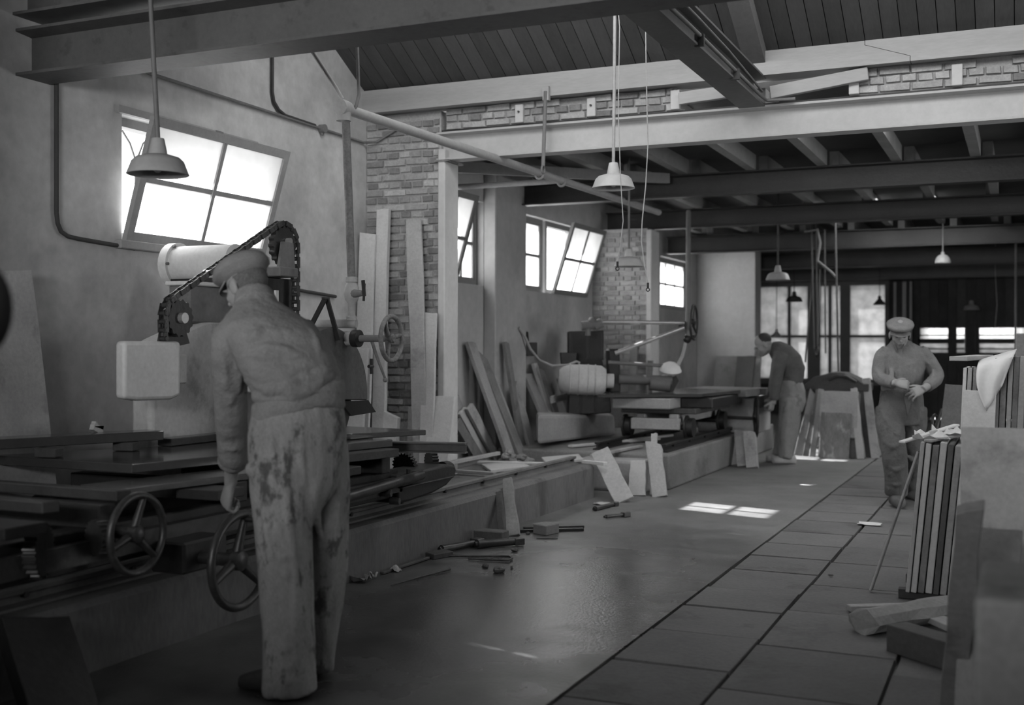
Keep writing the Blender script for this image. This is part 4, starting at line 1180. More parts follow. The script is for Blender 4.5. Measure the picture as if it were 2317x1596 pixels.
lean('dark mottled stone wedged beside the long narrow slab', (-4.53, 8.15, 0), (-4.53, 8.2, .88), UX, .07, .06, 'stone_grey', seed=8, topcut=.04)
# row leaning towards the plastered edge
for k, (bx, by, tx, ty, w_, m, lab, dz) in enumerate(((1068, 1020, 1026, 892, .13, 'stone_mid', 'first slanting slab right of the plastered edge', 0), (1092, 1020, 1042, 925, .14, 'stone_pale', 'second slanting slab right of the plastered edge', .05), (1112, 1016, 1058, 915, .12, 'stone_mid', 'third slanting slab right of the plastered edge', .12), (1078, 1030, 1030, 950, .12, 'stone_grey', 'low slanting slab at the foot of the plastered edge', -.1))):
    xw = XL + .10 + k * .045
    p0, p1 = onx(xw, bx, by), onx(xw, tx, ty)
    lean(lab, p0 + (p0 - p1) * (p0.z / (p1.z - p0.z)), p1, UY, w_, .035, m, seed=20 + k, topcut=.06, jag=.01)
# row leaning on the wall below the first high window
for k, (y, w_, h, d, m, lab, tc) in enumerate((
        (10.3, .17, 1.42, .3, 'stone_mid', 'tall rough slab under the first high window', .03),
        (10.5, .16, 1.34, .34, 'stone_grey', 'dark-edged slab under the first high window, second of its row', .12),
        (10.68, .14, 1.22, .26, 'stone_mid', 'slab with a slanted top under the first high window', .25),
        (10.85, .10, 1.42, .14, 'stone_grey', 'narrow slab standing close to the pilaster', .02),
        (11.05, .15, 1.0, .2, 'stone_mid', 'low slab at the foot of the pilaster', -.1))):
    lean(lab, (XL + d + .25, y + .12, 0), (XL + (.05 if y < 10.7 else .19), y, h), UY, w_, .04, m, seed=40 + k, topcut=tc, jag=.012)
# row behind the far motor
for k, (y, w_, h, d, m, lab, tc) in enumerate((
        (11.75, .2, 1.08, .42, 'stone_mid', 'broad leaning slab left of the far motor', .03),
        (11.98, .10, 1.18, .30, 'stone_pale', 'narrow pale slab left of the far motor', .0),
        (12.15, .13, 1.12, .34, 'stone_mid', 'slab leaning left of the far motor, third of its row', .04),
        (12.42, .22, .62, .25, 'stone_mid', 'low rounded slab beside the far foundation', .12),
        (12.75, .12, 1.0, .25, 'stone_mid', 'slab partly hidden by the far motor', .1))):
    lean(lab, (XL + d + .1, y + .06, 0), (XL + .06, y - .05, h), UY, w_, .04, m, seed=60 + k, topcut=tc, jag=.012)
lean('cross piece lying over the slabs left of the far motor', (XL + .32, 11.8, .78), (XL + .3, 12.3, .80), (0, 0, 1), .08, .03, 'stone_mid', seed=70)
# slabs in front of the second and third stubs
for k, (px_, y, w_, h, lab) in enumerate(((1425, 13.8, .1, 1.4, 'thin board leaning on the second brick stub'), (1462, 13.8, .07, 1.2, 'thinner board leaning at the edge of the second brick stub'))):
    b = ony(13.75, px_, 800)
    lean(lab, (b.x + .05, 13.6, 0), (b.x, 13.93, h), UX, w_, .03, 'stone_grey', seed=75 + k)
lean('dark flat slab leaning against the broad plastered stub', (-4.35, 18.6, 0), (-4.35, 19.1, 1.22), UX, .75, .05, 'stone_grey', seed=78)
lean('darker narrow slab leaning against the broad plastered stub', (-4.15, 18.3, 0), (-4.18, 18.9, 1.22), UX, .3, .05, 'stone_dark', seed=79)
# pale plank at the left edge, dark rough slab in front of it
lean('pale smooth slab leaning on the plaster at the left edge', (-4.80, 4.50, .3), (-4.93, 4.40, 1.76), UY, .46, .035, 'stone_mid', seed=80, topcut=.0)
lean('dark rough-edged slab at the far left edge', (-4.15, 3.52, .89), (-4.20, 3.40, 1.19), UY, .22, .06, 'stone_dark', seed=81, jag=.015)

# ================================================================== RACK OF SLABS IN THE BACKGROUND
rk = thing('slab_rack', 'dark trestle rack with an arched top behind the bending man', 'rack', (-2.1, 15.1, 0))
arch = [V((-2.58, 14.86, .86)), V((-2.42, 14.86, 1.0)), V((-2.3, 14.86, 1.03)), V((-2.2, 14.86, 1.06)), V((-2.05, 14.86, 1.05)), V((-1.9, 14.86, .98)), V((-1.82, 14.86, .92)), V((-1.76, 14.86, .92)), V((-1.76, 14.86, .82)), V((-2.58, 14.86, .82))]
MB().prism(arch, (0, .5, 0)).build('saddle', 'timber_dark', rk, bevel=.01)
MB().tube([V((-2.24, 14.82, .96)), V((-2.14, 14.82, 1.01)), V((-2.02, 14.82, 1.01)), V((-1.90, 14.82, .94))], .018, 8).build('arched_iron', 'iron_black', rk, smooth=60)
for x in (-2.5, -1.86):
    for y in (14.9, 15.3): MB().beam((x, y, .82), (x - (.1 if x < -2 else -.1), y, 0), .06, .06, up=(0, 1, 0)).build('leg', 'timber_dark', rk)
RG = 'slabs standing around the trestle rack'
for k, (B, T, w_, t, m, lab, tc) in enumerate((
        ((-2.60, 14.75, 0), (-2.42, 14.85, .84), .10, .04, 'stone_mid', 'leftmost slab standing against the trestle rack', .08),
        ((-2.50, 14.70, 0), (-2.36, 14.83, .83), .07, .04, 'stone_grey', 'second slab from the left against the trestle rack', .0),
        ((-2.41, 14.66, 0), (-2.33, 14.82, .84), .07, .04, 'stone_mid', 'third slab from the left against the trestle rack', .0),
        ((-2.30, 14.66, 0), (-2.28, 14.82, .82), .08, .04, 'stone_mid', 'slab just left of the marble slab on the rack', .0),
        ((-1.96, 14.70, 0), (-1.93, 14.83, .80), .16, .04, 'stone_grey', 'grey slab right of the marble slab on the rack', .0),
        ((-1.82, 14.6, 0), (-1.93, 14.82, .86), .08, .05, 'stone_pale', 'pale slab leaning outward at the right of the rack', .0),
        ((-1.66, 14.75, 0), (-1.80, 14.95, .98), .10, .05, 'stone_mid', 'rightmost leaning slab of the rack', .0))):
    lean(lab, B, T, UX, w_, t, m, group=RG, seed=90 + k, topcut=tc)
lean('upper blank slab hung on the front of the trestle rack', (-2.10, 14.66, .25), (-2.10, 14.80, .82), UX, .46, .04, 'stone_mid', group=RG, seed=98)
lean('veined marble slab at the foot of the trestle rack', (-2.13, 14.52, 0), (-2.11, 14.62, .56), UX, .36, .04, 'marble', group=RG, seed=99)
# blocks near the bending man's feet
for k, (x, y, w_, h, m, lab) in enumerate(((-3.08, 13.3, .2, .3, 'stone_mid', 'rough block at the corner of the far plinth'), (-2.98, 13.15, .12, .4, 'stone_mid', 'slanting offcut beside the far plinth, left of two'), (-2.85, 13.05, .13, .4, 'stone_mid', 'slanting offcut beside the far plinth, right of two'))):
    lean(lab, (x + .06, y - .1, 0), (x - .02, y + .1, h), UX, w_, .08, m, seed=110 + k, jag=.015, topcut=.03)

# ================================================================== PIECES AGAINST THE PLINTHS
lean('pale board leaning on the end of the near plinth', (-3.19, 9.60, .015), (-3.56, 9.98, .41), UX, .17, .025, 'timber_lath', seed=120)
lean('low square slab standing against the pale concrete block', (-3.24, 10.10, 0), (-3.26, 10.24, .31), UX, .17, .03, 'stone_pale', seed=121, taper=.15)
lean('tall rough slab leaning on the pale concrete block', (-3.02, 10.10, 0), (-3.15, 10.30, .5), UX, .14, .04, 'stone_mid', seed=122, jag=.012, topcut=.06)
lean('thin offcut behind the tall rough slab', (-3.12, 10.22, 0), (-3.18, 10.45, .55), UX, .06, .03, 'stone_mid', seed=123)
lean('speckled narrow slab leaning on the near plinth', (-3.35, 7.55, 0), (-3.53, 7.88, .375), UX, .10, .03, 'stone_grey', seed=124, taper=.3)
lean('dark narrow slab leaning behind the speckled slab', (-3.42, 7.50, 0), (-3.54, 7.72, .29), UX, .05, .03, 'stone_dark', seed=125)
# boards and laths lying across the near track
def lath(label, p0, p1, w_, t, m='timber_lath', name='wooden_lath', cat='lath'):
    return MB().beam(p0, p1, w_, t).build(name, m, None, label, cat, bevel=.003)
lath('pale lath lying along the far rail', onz(.41, 1000, 1052), onz(.42, 1128, 1026), .04, .03)
lath('lath across the track beside the gear end', onz(.33, 1010, 1065), onz(.33, 1120, 1072), .05, .025)
lath('broken lath lying across the middle of the track', onz(.33, 1082, 1046), onz(.335, 1260, 1050), .07, .02, 'stone_pale')
lath('pale lath on the end of the near track', onz(.36, 1290, 1010), onz(.36, 1490, 993), .06, .025, 'stone_pale')
lath('second pale lath on the end of the near track', onz(.36, 1340, 1032), onz(.36, 1450, 1010), .05, .025, 'stone_mid')
lath('short pale lath resting on the pale block', onz(.33, 1375, 1022), onz(.33, 1470, 1020), .05, .02, 'stone_pale')
lath('pale lath at the right end of the near plinth', onz(.32, 1320, 1045), onz(.32, 1370, 1050), .05, .03, 'stone_pale')
lath('crossing lath between the far rails', onz(.37, 1395, 1000), onz(.37, 1520, 985), .05, .025, 'stone_pale')
lath('white lath between the wheels of the far truck', onz(.37, 1500, 965), onz(.37, 1570, 978), .06, .025, 'stone_pale')
flat('stone_offcut', 'flat dusty offcut on the near track bed', [tuple(onz(.3, *p))[:2] for p in ((1090, 1058), (1170, 1050), (1200, 1062), (1110, 1072))], .302, .33, 'stone_pale', 'stone')
flat('stone_offcut', 'flat rectangular offcut beside the rubble heap', [tuple(onz(.3, *p))[:2] for p in ((1225, 1042), (1310, 1034), (1320, 1046), (1235, 1054))], .302, .33, 'stone_pale', 'stone')

def chunk_mesh(seed, s):
    r = random.Random(seed)
    mb = MB().ball((0, 0, 0), (s * r.uniform(.7, 1.2), s * r.uniform(.6, 1.1), s * r.uniform(.4, .8)), 7, 5)
    mb.v = [p * r.uniform(.75, 1.2) for p in mb.v]
    zmin = min(p.z for p in mb.v)
    mb.v = [V((p.x, p.y, max(p.z, zmin * .7))) for p in mb.v]
    z0 = min(p.z for p in mb.v)
    mb.v = [p - V((0, 0, z0)) for p in mb.v]
    me = mb.mesh('stone')
    return me
CH = []
for k in range(6):
    me = chunk_mesh(k, .05); me.materials.append(M('rubble')); CH.append(me)
r = random.Random(44)
for k in range(70):
    a, d = r.uniform(0, 6.28), r.random() ** .6
    c = V((-4.52, 10.2, 0)) + V((cos(a) * d * .5, sin(a) * d * .36, 0))
    o = place(CH[r.randrange(6)], 'rubble_stone', None, None, (c.x, c.y, .0 + max(0, .34 * (1 - d))), (0, 0, r.uniform(0, 6)), [r.uniform(.6, 1.3)] * 3)
    tag(o, 'broken stone in the rubble heap at the foot of the pilaster', 'stone', 'stones of the rubble heap')

# ================================================================== TOOLS AND SCRAPS ON THE FLOOR
MB().box(-3.50, -3.28, 7.20, 7.32, 0, .085).xf(Matrix.Identity(4)).build('stone_block', 'stone_dark', None, 'dark squared block beside the leaning speckled slab', 'block', bevel=.005)
MB().prism([V((-3.27, 7.72, 0)), V((-3.14, 7.66, 0)), V((-3.10, 7.82, 0)), V((-3.22, 7.88, 0))], (0, 0, .075)).build('stone_block', 'stone_grey', None, 'small squared stone block lying on two dark bars', 'block', bevel=.006)
lath('dark flat bar under the small squared block', (-3.42, 7.70, .012), (-2.98, 8.0, .012), .035, .022, 'iron_black', 'iron_bar', 'bar')
lath('shorter dark bar behind the small squared block', (-3.4, 7.85, .012), (-3.02, 8.12, .012), .025, .02, 'iron_black', 'iron_bar', 'bar')
def hammer(label, a, b, rad, head):
    a, b = V(a), V(b)
    t = thing('mason_tool', label, 'tool', (a + b) / 2)
    MB().tube([a, a.lerp(b, .3), b], [rad * 1.15, rad, rad * .9], 10).build('barrel', 'iron_worn', t, smooth=50)
    if head:
        d = (b - a).normalized()
        MB().beam(b - d * .03, b + d * .04, head, head * .75).build('head', 'iron_worn', t, bevel=.004)
        MB().cyl(a - d * .02, a, rad * .7, n=10).build('nozzle', 'iron_black', t)
hammer('dark air chisel lying nearest the squared block', (-3.36, 6.98, .032), (-3.16, 7.20, .032), .027, .06)
hammer('dark air chisel lying further left along the plinth', (-3.50, 6.72, .03), (-3.40, 7.05, .03), .024, .075)
hammer('small pick near the end of the near plinth', (-3.02, 8.62, .02), (-2.92, 8.80, .02), .014, .05)
hammer('hand tool lying beside the fallen board', (-3.25, 9.0, .02), (-3.20, 9.35, .02), .02, .05)
flat('wooden_offcut', 'dark flat offcut left of the air chisels', [(-3.53, 6.55), (-3.44, 6.5), (-3.38, 6.66), (-3.48, 6.72)], 0, .035, 'timber_dark', 'wood')
MB().tube([onz(.012, x, y) for x, y in ((1010, 1257), (1060, 1259), (1120, 1259), (1152, 1260), (1159, 1264), (1152, 1268), (1100, 1266), (1060, 1264))], .008, 6).build('bent_iron', 'iron_worn', None, 'hairpin of bent round iron on the wet floor', 'iron', smooth=60)
MB().tube([onz(.008, 885, 1325), onz(.010, 950, 1306), onz(.012, 1018, 1288)], [.004, .006, .009], 6).build('stick', 'timber_dark', None, 'thin dark stick lying on the wet floor', 'stick', smooth=60)
MB().tube([onz(.006, 1214, 1218), onz(.006, 1262, 1219)], .005, 6).build('nail_rod', 'iron_worn', None, 'short thin rod on the floor below the small squared block', 'rod', smooth=60)
lath('long thin strip lying along the foot of the near plinth', (-3.50, 5.95, .01), (-3.48, 6.5, .012), .03, .015, 'timber_dark')
for k, (x, y, s_, lab) in enumerate(((1098, 1286, .5, 'small dark stone on the wet floor, left of three'), (1128, 1296, .9, 'largest dark stone on the wet floor, middle of three'), (1158, 1287, .3, 'tiny dark stone on the wet floor, right of three'), (1164, 1249, .5, 'flat dark stone near the hairpin iron'), (1195, 1210, .35, 'chip lying right of the dark squared block'), (1880, 1304, .35, 'small chip lying on the flagstones'))):
    p = onz(0, x, y)
    me = chunk_mesh(50 + k, .05); me.materials.append(M('stone_dark'))
    tag(place(me, 'loose_stone', None, None, p, (0, 0, k), [s_] * 3), lab, 'stone')
def crumpled(label, c, sx, sy, h, seed, m='paper'):
    r = random.Random(seed)
    n = 6
    vs, fs = [], []
    for i in range(n + 1):
        for j in range(n + 1):
            x, y = (i / n - .5) * sx, (j / n - .5) * sy
            vs.append(V(c) + V((x + r.uniform(-.1, .1) * sx * .4, y + r.uniform(-.1, .1) * sy * .4, .003 + abs(noise.noise(V((x * 30 + seed, y * 30, seed)))) * h * 1.6)))
    for i in range(n):
        for j in range(n): fs.append((i * (n + 1) + j, (i + 1) * (n + 1) + j, (i + 1) * (n + 1) + j + 1, i * (n + 1) + j + 1))
    o = MB().add(vs, fs).build('paper_scrap', m, None, label, 'paper')
    o.modifiers.new('thickness', 'SOLIDIFY').thickness = .0015
    return o
crumpled('crumpled grey rag against the plinth right of the working man', onz(0, 808, 1316), .16, .1, .06, 3, 'stone_grey')
crumpled('small torn scrap beside the thin strip', onz(0, 893, 1294), .07, .05, .04, 5, 'stone_mid')
crumpled('torn scrap lying at the end of the stick', onz(0, 845, 1308), .05, .04, .03, 6, 'stone_mid')
crumpled('pale leaf of paper on the flagstones before the walking man', onz(0, 1968, 1187), .17, .14, .012, 8, 'stone_pale')
crumpled('torn paper on the floor under the fallen board', onz(0, 1372, 1142), .2, .12, .02, 9, 'stone_mid')

# ================================================================== SLABS AT THE RIGHT
RS = 'upright slabs of the near right stack'
ths = [(.022, 'stone_mid'), (.03, 'stone_pale'), (.034, 'stone_grey'), (.036, 'stone_pale'), (.03, 'stone_dark'), (.034, 'stone_mid'), (.028, 'stone_pale'), (.02, 'stone_grey'), (.03, 'stone_mid')]
nm = ['leftmost', 'second', 'third', 'fourth', 'fifth', 'sixth', 'seventh', 'eighth', 'ninth']
x = -.575
for k, (t, m) in enumerate(ths):
    slab('upright_slab', f'{nm[k]} upright slab edge of the near right stack', 'slab', (x + t / 2, 6.82, .05), (x + t / 2 + .075, 6.82, .86 - (k % 3) * .008), UY, .66 - (k % 4) * .012, t * .93, m, group=RS, seed=130 + k, jag=.004)
    x += t + .004
lath('front dark bearer under the near right stack', (-.62, 6.60, .025), (-.2, 6.62, .025), .07, .05, 'timber_dark', 'timber_bearer', 'timber')
lath('rear dark bearer under the near right stack', (-.62, 7.05, .025), (-.2, 7.05, .025), .07, .05, 'timber_dark', 'timber_bearer', 'timber')
lath('thin speckled lath leaning on the near right stack', (-.775, 6.68, .005), (-.52, 6.62, .80), .035, .012, 'stone_mid')
# papers and splinters on top of it
for k, (x, y, lab) in enumerate(((2110, 985, 'crumpled pale sheet on top of the near right stack'), (2150, 968, 'second pale sheet higher on the near right stack'))):
    p = ony(6.7 + k * .15, x, y)
    crumpled(lab, (p.x, p.y, .865 + .02 * k), .2, .3, .04, 20 + k)
lath('long splintered lath lying over the near right stack', ony(6.55, 2040, 1001), ony(6.95, 2165, 962), .04, .012, 'paper')
lath('second splintered lath lying over the near right stack', ony(6.5, 2100, 998), ony(6.8, 2170, 985), .05, .014, 'timber_lath')
# second stack further back with the draped sheet
RS2 = 'upright slabs of the far right stack'
for k, (x, t, h, m) in enumerate(((-.345, .022, 1.235, 'stone_pale'), (-.315, .026, 1.235, 'stone_mid'), (-.282, .026, 1.235, 'stone_grey'), (-.148, .035, 1.30, 'stone_mid'), (-.108, .035, 1.31, 'stone_grey'), (-.07, .028, 1.31, 'stone_mid'), (-.036, .032, 1.31, 'stone_grey'), (0, .036, 1.31, 'stone_mid'), (.042, .034, 1.30, 'stone_grey'), (.085, .034, 1.30, 'stone_mid'))):
    slab('upright_slab', f'{(nm + ["tenth"])[k]} upright slab edge of the far right stack', 'slab', (x - .05, 8.3, 0), (x, 8.3, h), UY, .6, t, m, group=RS2, seed=150 + k, jag=.003)
lean('broad pale slab face standing before the far right stack', (-.27, 7.80, 0), (-.255, 7.90, 1.095), UX, .2, .04, 'stone_pale', seed=165)
lath('pale board end lying on top of the far right stack', ony(8.0, 2168, 812), ony(8.4, 2228, 808), .12, .03, 'timber_pale', 'board', 'board')
# draped sheet of paper: folds down over the front of the slabs
vs, fs = [], []
N1, N2 = 14, 10
P00, P10, P01, P11 = ony(7.96, 2213, 822), ony(7.96, 2300, 797), ony(7.86, 2232, 938), ony(7.92, 2268, 880)
for i in range(N1 + 1):
    for j in range(N2 + 1):
        a, b = i / N1, j / N2
        q = P00.lerp(P10, a).lerp(P01.lerp(P11, a), b)
        if b < .12: q = q + V((0, .25 * (.12 - b) / .12, 0)) + V((0, 0, .0))
        q += V((-.03 * sin(pi * b) * (1 - a), -.03 * sin(pi * b) - .012 * sin(a * 9 + b * 4), 0))
        vs.append(q + V((0, -.01, .02)))
for i in range(N1):
    for j in range(N2): fs.append((i * (N2 + 1) + j, (i + 1) * (N2 + 1) + j, (i + 1) * (N2 + 1) + j + 1, i * (N2 + 1) + j + 1))
o = MB().add(vs, fs).build('draped_sheet', 'paper', None, 'white sheet draped over the corner of the far right stack', 'sheet', smooth=60)
o.modifiers.new('thickness', 'SOLIDIFY').thickness = .002
# broad slab nearest at the right, blurred
lean('broad grey slab face at the right edge in front of the stacks', (.14, 5.05, 0), (.13, 5.22, 1.03), UX, .74, .05, 'stone_mid', seed=170, jag=.004)
lean('grey hewn slab leaning in front at the right', (-.24, 4.55, .0), (-.155, 4.02, .86), UX, .085, .05, 'stone_grey', seed=171, jag=.006, topcut=-.04)
lean('blurred pale slab standing right of the grey hewn slab', (-.12, 4.35, .0), (-.10, 4.45, .72), UX, .2, .05, 'stone_grey', seed=174)
bk = ony(2.7, 2204, 1352)
MB().box(bk.x, bk.x + .6, 2.7, 3.2, 0, bk.z).build('stone_block', 'stone_grey', None, 'large blurred stone block in the lower right corner', 'block', bevel=.015, seg=2)
# things on the floor in front of the stack
lath('pale flat lath on the floor before the near right stack', (-.82, 6.12, .018), (-.30, 6.42, .018), .06, .03, 'timber_lath')
st = MB()
r = random.Random(12)
a, b = V((-.69, 5.66, .0)), V((-.30, 6.2, .0))
d = (b - a).normalized(); u = V((d.y, -d.x, 0))
rings = []
for k in range(7):
    c = a.lerp(b, k / 6)
    rings.append([c + u * (cos(q) * .10 * r.uniform(.85, 1.1)) + V((0, 0, .06 + sin(q) * .06 * r.uniform(.85, 1.1))) + d * r.uniform(-.015, .015) for q in [2 * pi * i / 9 for i in range(9)]])
st.loft(rings).build('rough_stone', 'stone_grey', None, 'rough quarried stone bar with a broken end on the floor', 'stone')
lath('black square beam on the floor before the large grey slab', (-.52, 5.44, .06), (-.12, 5.1, .06), .12, .12, 'timber_dark', 'timber_beam', 'timber')
lath('pale lath lying behind the rough stone', (-.42, 6.0, .04), (-.2, 5.6, .06), .1, .03, 'timber_lath')
# dark leaning board and barrow wheel behind the walking man
lean('dark board leaning beside the far right stack', (-.60, 10.1, .0), (-.52, 10.4, 1.05), UX, .17, .04, 'stone_dark', seed=180)
bw = thing('barrow', 'dark iron barrow frame behind the walking man', 'barrow', (-.75, 11.3, 0))
MB().torus((-.74, 11.2, .66), (1, -.2, 0), .09, .014, 24, 8).build('wheel', 'iron_black', bw, smooth=60)
MB().tube([(-.70, 11.1, .45), (-.73, 11.15, .62), (-.68, 11.2, .80), (-.59, 11.22, .82)], .016, 8).build('handle', 'iron_black', bw, smooth=60)
for y in (11.1, 11.7): MB().beam((-.65, y, 0), (-.60, y, .6), .03, .03, up=(0, 1, 0)).build('leg', 'iron_black', bw)
MB().box(-.95, -.5, 11.1, 11.8, .38, .44).build('bed', 'timber_dark', bw)
bx = ony(9.7, 2304, 775)
MB().box(bx.x - .02, bx.x + .4, 9.75, 10.0, 0, bx.z + .07).build('wooden_crate', 'stone_grey', None, 'grey box standing behind the far right stack', 'box', bevel=.008)
# blurred foreground at the left edge
dk = thing('foreground_drum', 'blurred dark round iron wheel at the left edge', 'wheel', (-1.3, 1.9, 0))
c = atd(2.3, -88, 700)
MB().lathe([(.02, -.04), (.05, -.04), (.05, -.03), (.105, -.03), (.115, 0), (.105, .03), (.02, .03)], c, _f + _r * .4, 28).build('wheel', 'rubber', dk, smooth=50)
MB().cyl((c.x, c.y, 0), (c.x, c.y, c.z), .03, n=12).build('stand', 'iron_black', dk, smooth=50)
lean('dark grey slab end in the lower left corner', (-1.62, 2.25, 0), (-1.95, 2.55, .30), (.7, .7, 0), .5, .05, 'stone_dark', seed=190)
lean('dark slab leaning on the near plinth at the left', (-3.25, 3.2, 0), (-3.5, 3.3, .30), UY, .3, .06, 'iron_black', seed=191)

# ================================================================== PEOPLE
def remesh(mb, voxel, name, smooth=4, fac=.5, wr=None):
    me = mb.mesh('tmp')
    o = bpy.data.objects.new('tmp', me)
    COL.objects.link(o)
    q = o.modifiers.new('r', 'REMESH'); q.mode = 'VOXEL'; q.voxel_size = voxel
    if smooth:
        q = o.modifiers.new('s', 'SMOOTH'); q.iterations = smooth; q.factor = fac
    dg = bpy.context.evaluated_depsgraph_get()
    ev = bpy.data.meshes.new_from_object(o.evaluated_get(dg))
    bpy.data.objects.remove(o); bpy.data.meshes.remove(me)
    out = MB()
    nrm = [v.normal.copy() for v in ev.vertices]
    out.v = [v.co.copy() for v in ev.vertices]
    out.f = [tuple(p.vertices) for p in ev.polygons]
    if wr:
        out.v = [p + n * wr(p, n) for p, n in zip(out.v, nrm)]
    bpy.data.meshes.remove(ev)
    return out

def skin_part(mb, name, m, parent, label=None):
    return mb.build(name, m, parent, label, smooth=180)

def ring(c, a, b, n=20, sq=1.0):
    c, a, b = V(c), V(a), V(b)
    out = []
    for i in range(n):
        t = 2 * pi * i / n
        x, y = cos(t), sin(t)
        if sq != 1: x, y = math.copysign(abs(x) ** sq, x), math.copysign(abs(y) ** sq, y)
        out.append(c + a * x + b * y)
    return out

def limb(mb, pts, rads, flat=1.0):
    """tapered limb through the joints, with extra rings so the bends are round"""
    P, R = [], []
    for i in range(len(pts) - 1):
        for k in range(5):
            t = k / 5
            P.append(V(pts[i]).lerp(V(pts[i + 1]), t)); R.append(rads[i] + (rads[i + 1] - rads[i]) * t)
    P.append(V(pts[-1])); R.append(rads[-1])
    for _ in range(2):
        P = [P[0]] + [(P[i - 1] + P[i] * 2 + P[i + 1]) / 4 for i in range(1, len(P) - 1)] + [P[-1]]
    mb.tube(P, R, 14)

def hand(mb, wrist, along, back, side, curl=(50, 60, 40), s_=1.0, spread=0.0, thumb=35):
    """palm, four unequal jointed fingers and a thumb; back = direction the back of the hand faces, side=+1 thumb towards along x back"""
    y = V(along).normalized()
    z = V(back); z = (z - y * z.dot(y)).normalized()
    x = y.cross(z) * side
    w = V(wrist)
    def L(a, b, c): return w + (x * a + y * b + z * c) * s_
    rings = []
    for b, hw, th in ((-.02, .024, .018), (.01, .027, .018), (.04, .037, .016), (.075, .042, .015), (.092, .040, .012)):
        rings.append(ring(L(0, b, 0), x * (hw * s_), z * (th * s_), 12))
    mb.loft(rings)
    for k, (fx, ln, r0) in enumerate(((.033, .072, .0088), (.011, .080, .0092), (-.011, .075, .009), (-.032, .058, .0078))):
        pts = [L(fx * .9, .07, 0), L(fx, .088, 0)]
        ang = 0
        px_, py_ = .088, 0
        for j, seg in enumerate((.46, .30, .24)):
            ang += radians(curl[j] * (1 + .06 * k))
            px_ += cos(ang) * ln * seg; py_ -= sin(ang) * ln * seg
            pts.append(L(fx + spread * (1.5 - k) * (j + 1) * .006, px_, py_))
        mb.tube(pts, [r0 * s_ * q for q in (1.05, 1.05, 1.0, .95, .78)], 8)
    t = radians(thumb)
    pts = [L(.022, .015, -.004), L(.042, .035, -.012), L(.042 + sin(t) * .03, .035 + cos(t) * .03, -.022), L(.042 + sin(t) * .045, .035 + cos(t) * .055, -.034)]
    mb.tube(pts, [r_ * s_ for r_ in (.014, .0125, .0105, .0085)], 8)

def head(mb, c, fwd, up, s_=1.0):
    f = V(fwd).normalized(); u = V(up); u = (u - f * u.dot(f)).normalized(); x = f.cross(u)
    R = Matrix((x, f, u)).transposed()
    def L(a, b, d): return V(c) + R @ V((a, b, d)) * s_
    def el(p, r): mb.ball(L(*p), tuple(q * s_ for q in r), 20, 14, R)
    el((0, -.012, .03), (.077, .096, .092)); el((0, .028, -.03), (.064, .068, .092)); el((0, .058, -.092), (.034, .034, .028))
    el((0, .03, -.07), (.056, .055, .045)); el((0, .09, .012), (.052, .014, .010))
    el((0, .102, -.012), (.011, .016, .026)); el((0, .114, -.034), (.014, .016, .012))
    el((0, .092, -.064), (.024, .012, .007)); el((0, .09, -.076), (.021, .012, .008))
    el((.040, .058, -.034), (.020, .026, .024)); el((-.040, .058, -.034), (.020, .026, .024))
    for sg in (-1, 1): el((sg * .080, -.008, -.018), (.010, .024, .034))
    return L, R

def flat_cap(L, R, s_, m, parent, tiltf=.0):
    """soft flat cap: band, full crown pulled forward, stiff peak"""
    mb = MB()
    rings = []
    for (z, a, b, fy) in ((.030, .083, .103, -.012), (.048, .089, .109, -.011), (.062, .108, .128, -.006), (.080, .114, .136, .002), (.100, .106, .128, .004), (.116, .082, .104, .0), (.126, .045, .06, -.004), (.129, .005, .006, -.004)):
        rings.append([L(cos(t) * a, fy + sin(t) * b, z + (sin(t) * (.0 - tiltf) - max(0, sin(t)) * .022 * (1 if z > .05 else .3))) for t in [2 * pi * i / 28 for i in range(28)]])
    mb.loft(rings)
    co = mb.build('cap', m, parent, smooth=180)
    pk = MB()
    n = 12
    a0, a1 = [], []
    for i in range(n + 1):
        t = pi * (.14 + .72 * i / n)
        a0.append((cos(t) * .082, sin(t) * .100 - .012, .036)); a1.append((cos(t) * .090, sin(t) * .150 - .012, .020 - .006 * sin(t)))
    poly = a0 + a1[::-1]
    vs = [L(*p) for p in poly] + [L(p[0], p[1], p[2] - .007) for p in poly]
    k = len(poly)
    fs = []
    for i in range(n):
        fs.append((i, i + 1, k - 2 - i, k - 1 - i)); fs.append((k + i, k + k - 1 - i, k + k - 2 - i, k + i + 1))
    for i in range(k): fs.append((i, (i + 1) % k, k + (i + 1) % k, k + i))
    pk.add(vs, fs)
    pk.build('peak', m, co, smooth=50)
    return co

def shoe(parent, heel, toe, w_, h, m, name='shoe', clog=False):
    heel, toe = V(heel), V(toe)
    d = (toe - heel); ln = d.length; d.normalize()
    x = d.cross(V((0, 0, 1)))
    rings = []
    prof = ((0, .55, .55), (.06, .8, .85), (.2, .9, 1.0), (.4, .85, .95), (.6, .98, .8), (.8, .95, .62 if not clog else .75), (.93, .7, .5 if not clog else .7), (1.0, .3, .35 if not clog else .62))
    for t, a, b in prof:
        c = heel + d * (ln * t)
        rr_ = ring(V((c.x, c.y, h * b * .5)), x * (w_ / 2 * a), V((0, 0, h * b * .5)), 14, .75)
        rings.append([V((p.x, p.y, max(p.z, .0))) for p in rr_])
    return MB().loft(rings).build(name, m, parent, smooth=60)

def folds(amp, sx, sz, seed, zone=None):
    def f(p, n):
        q = V((p.x * sx + seed, p.y * sx, p.z * sz))
        v = noise.noise(q) * .65 + noise.noise(q * 2.1) * .35
        v = (1 - abs(v) * 2.2)
        k = zone(p) if zone else 1
        return amp * v * k
    return f

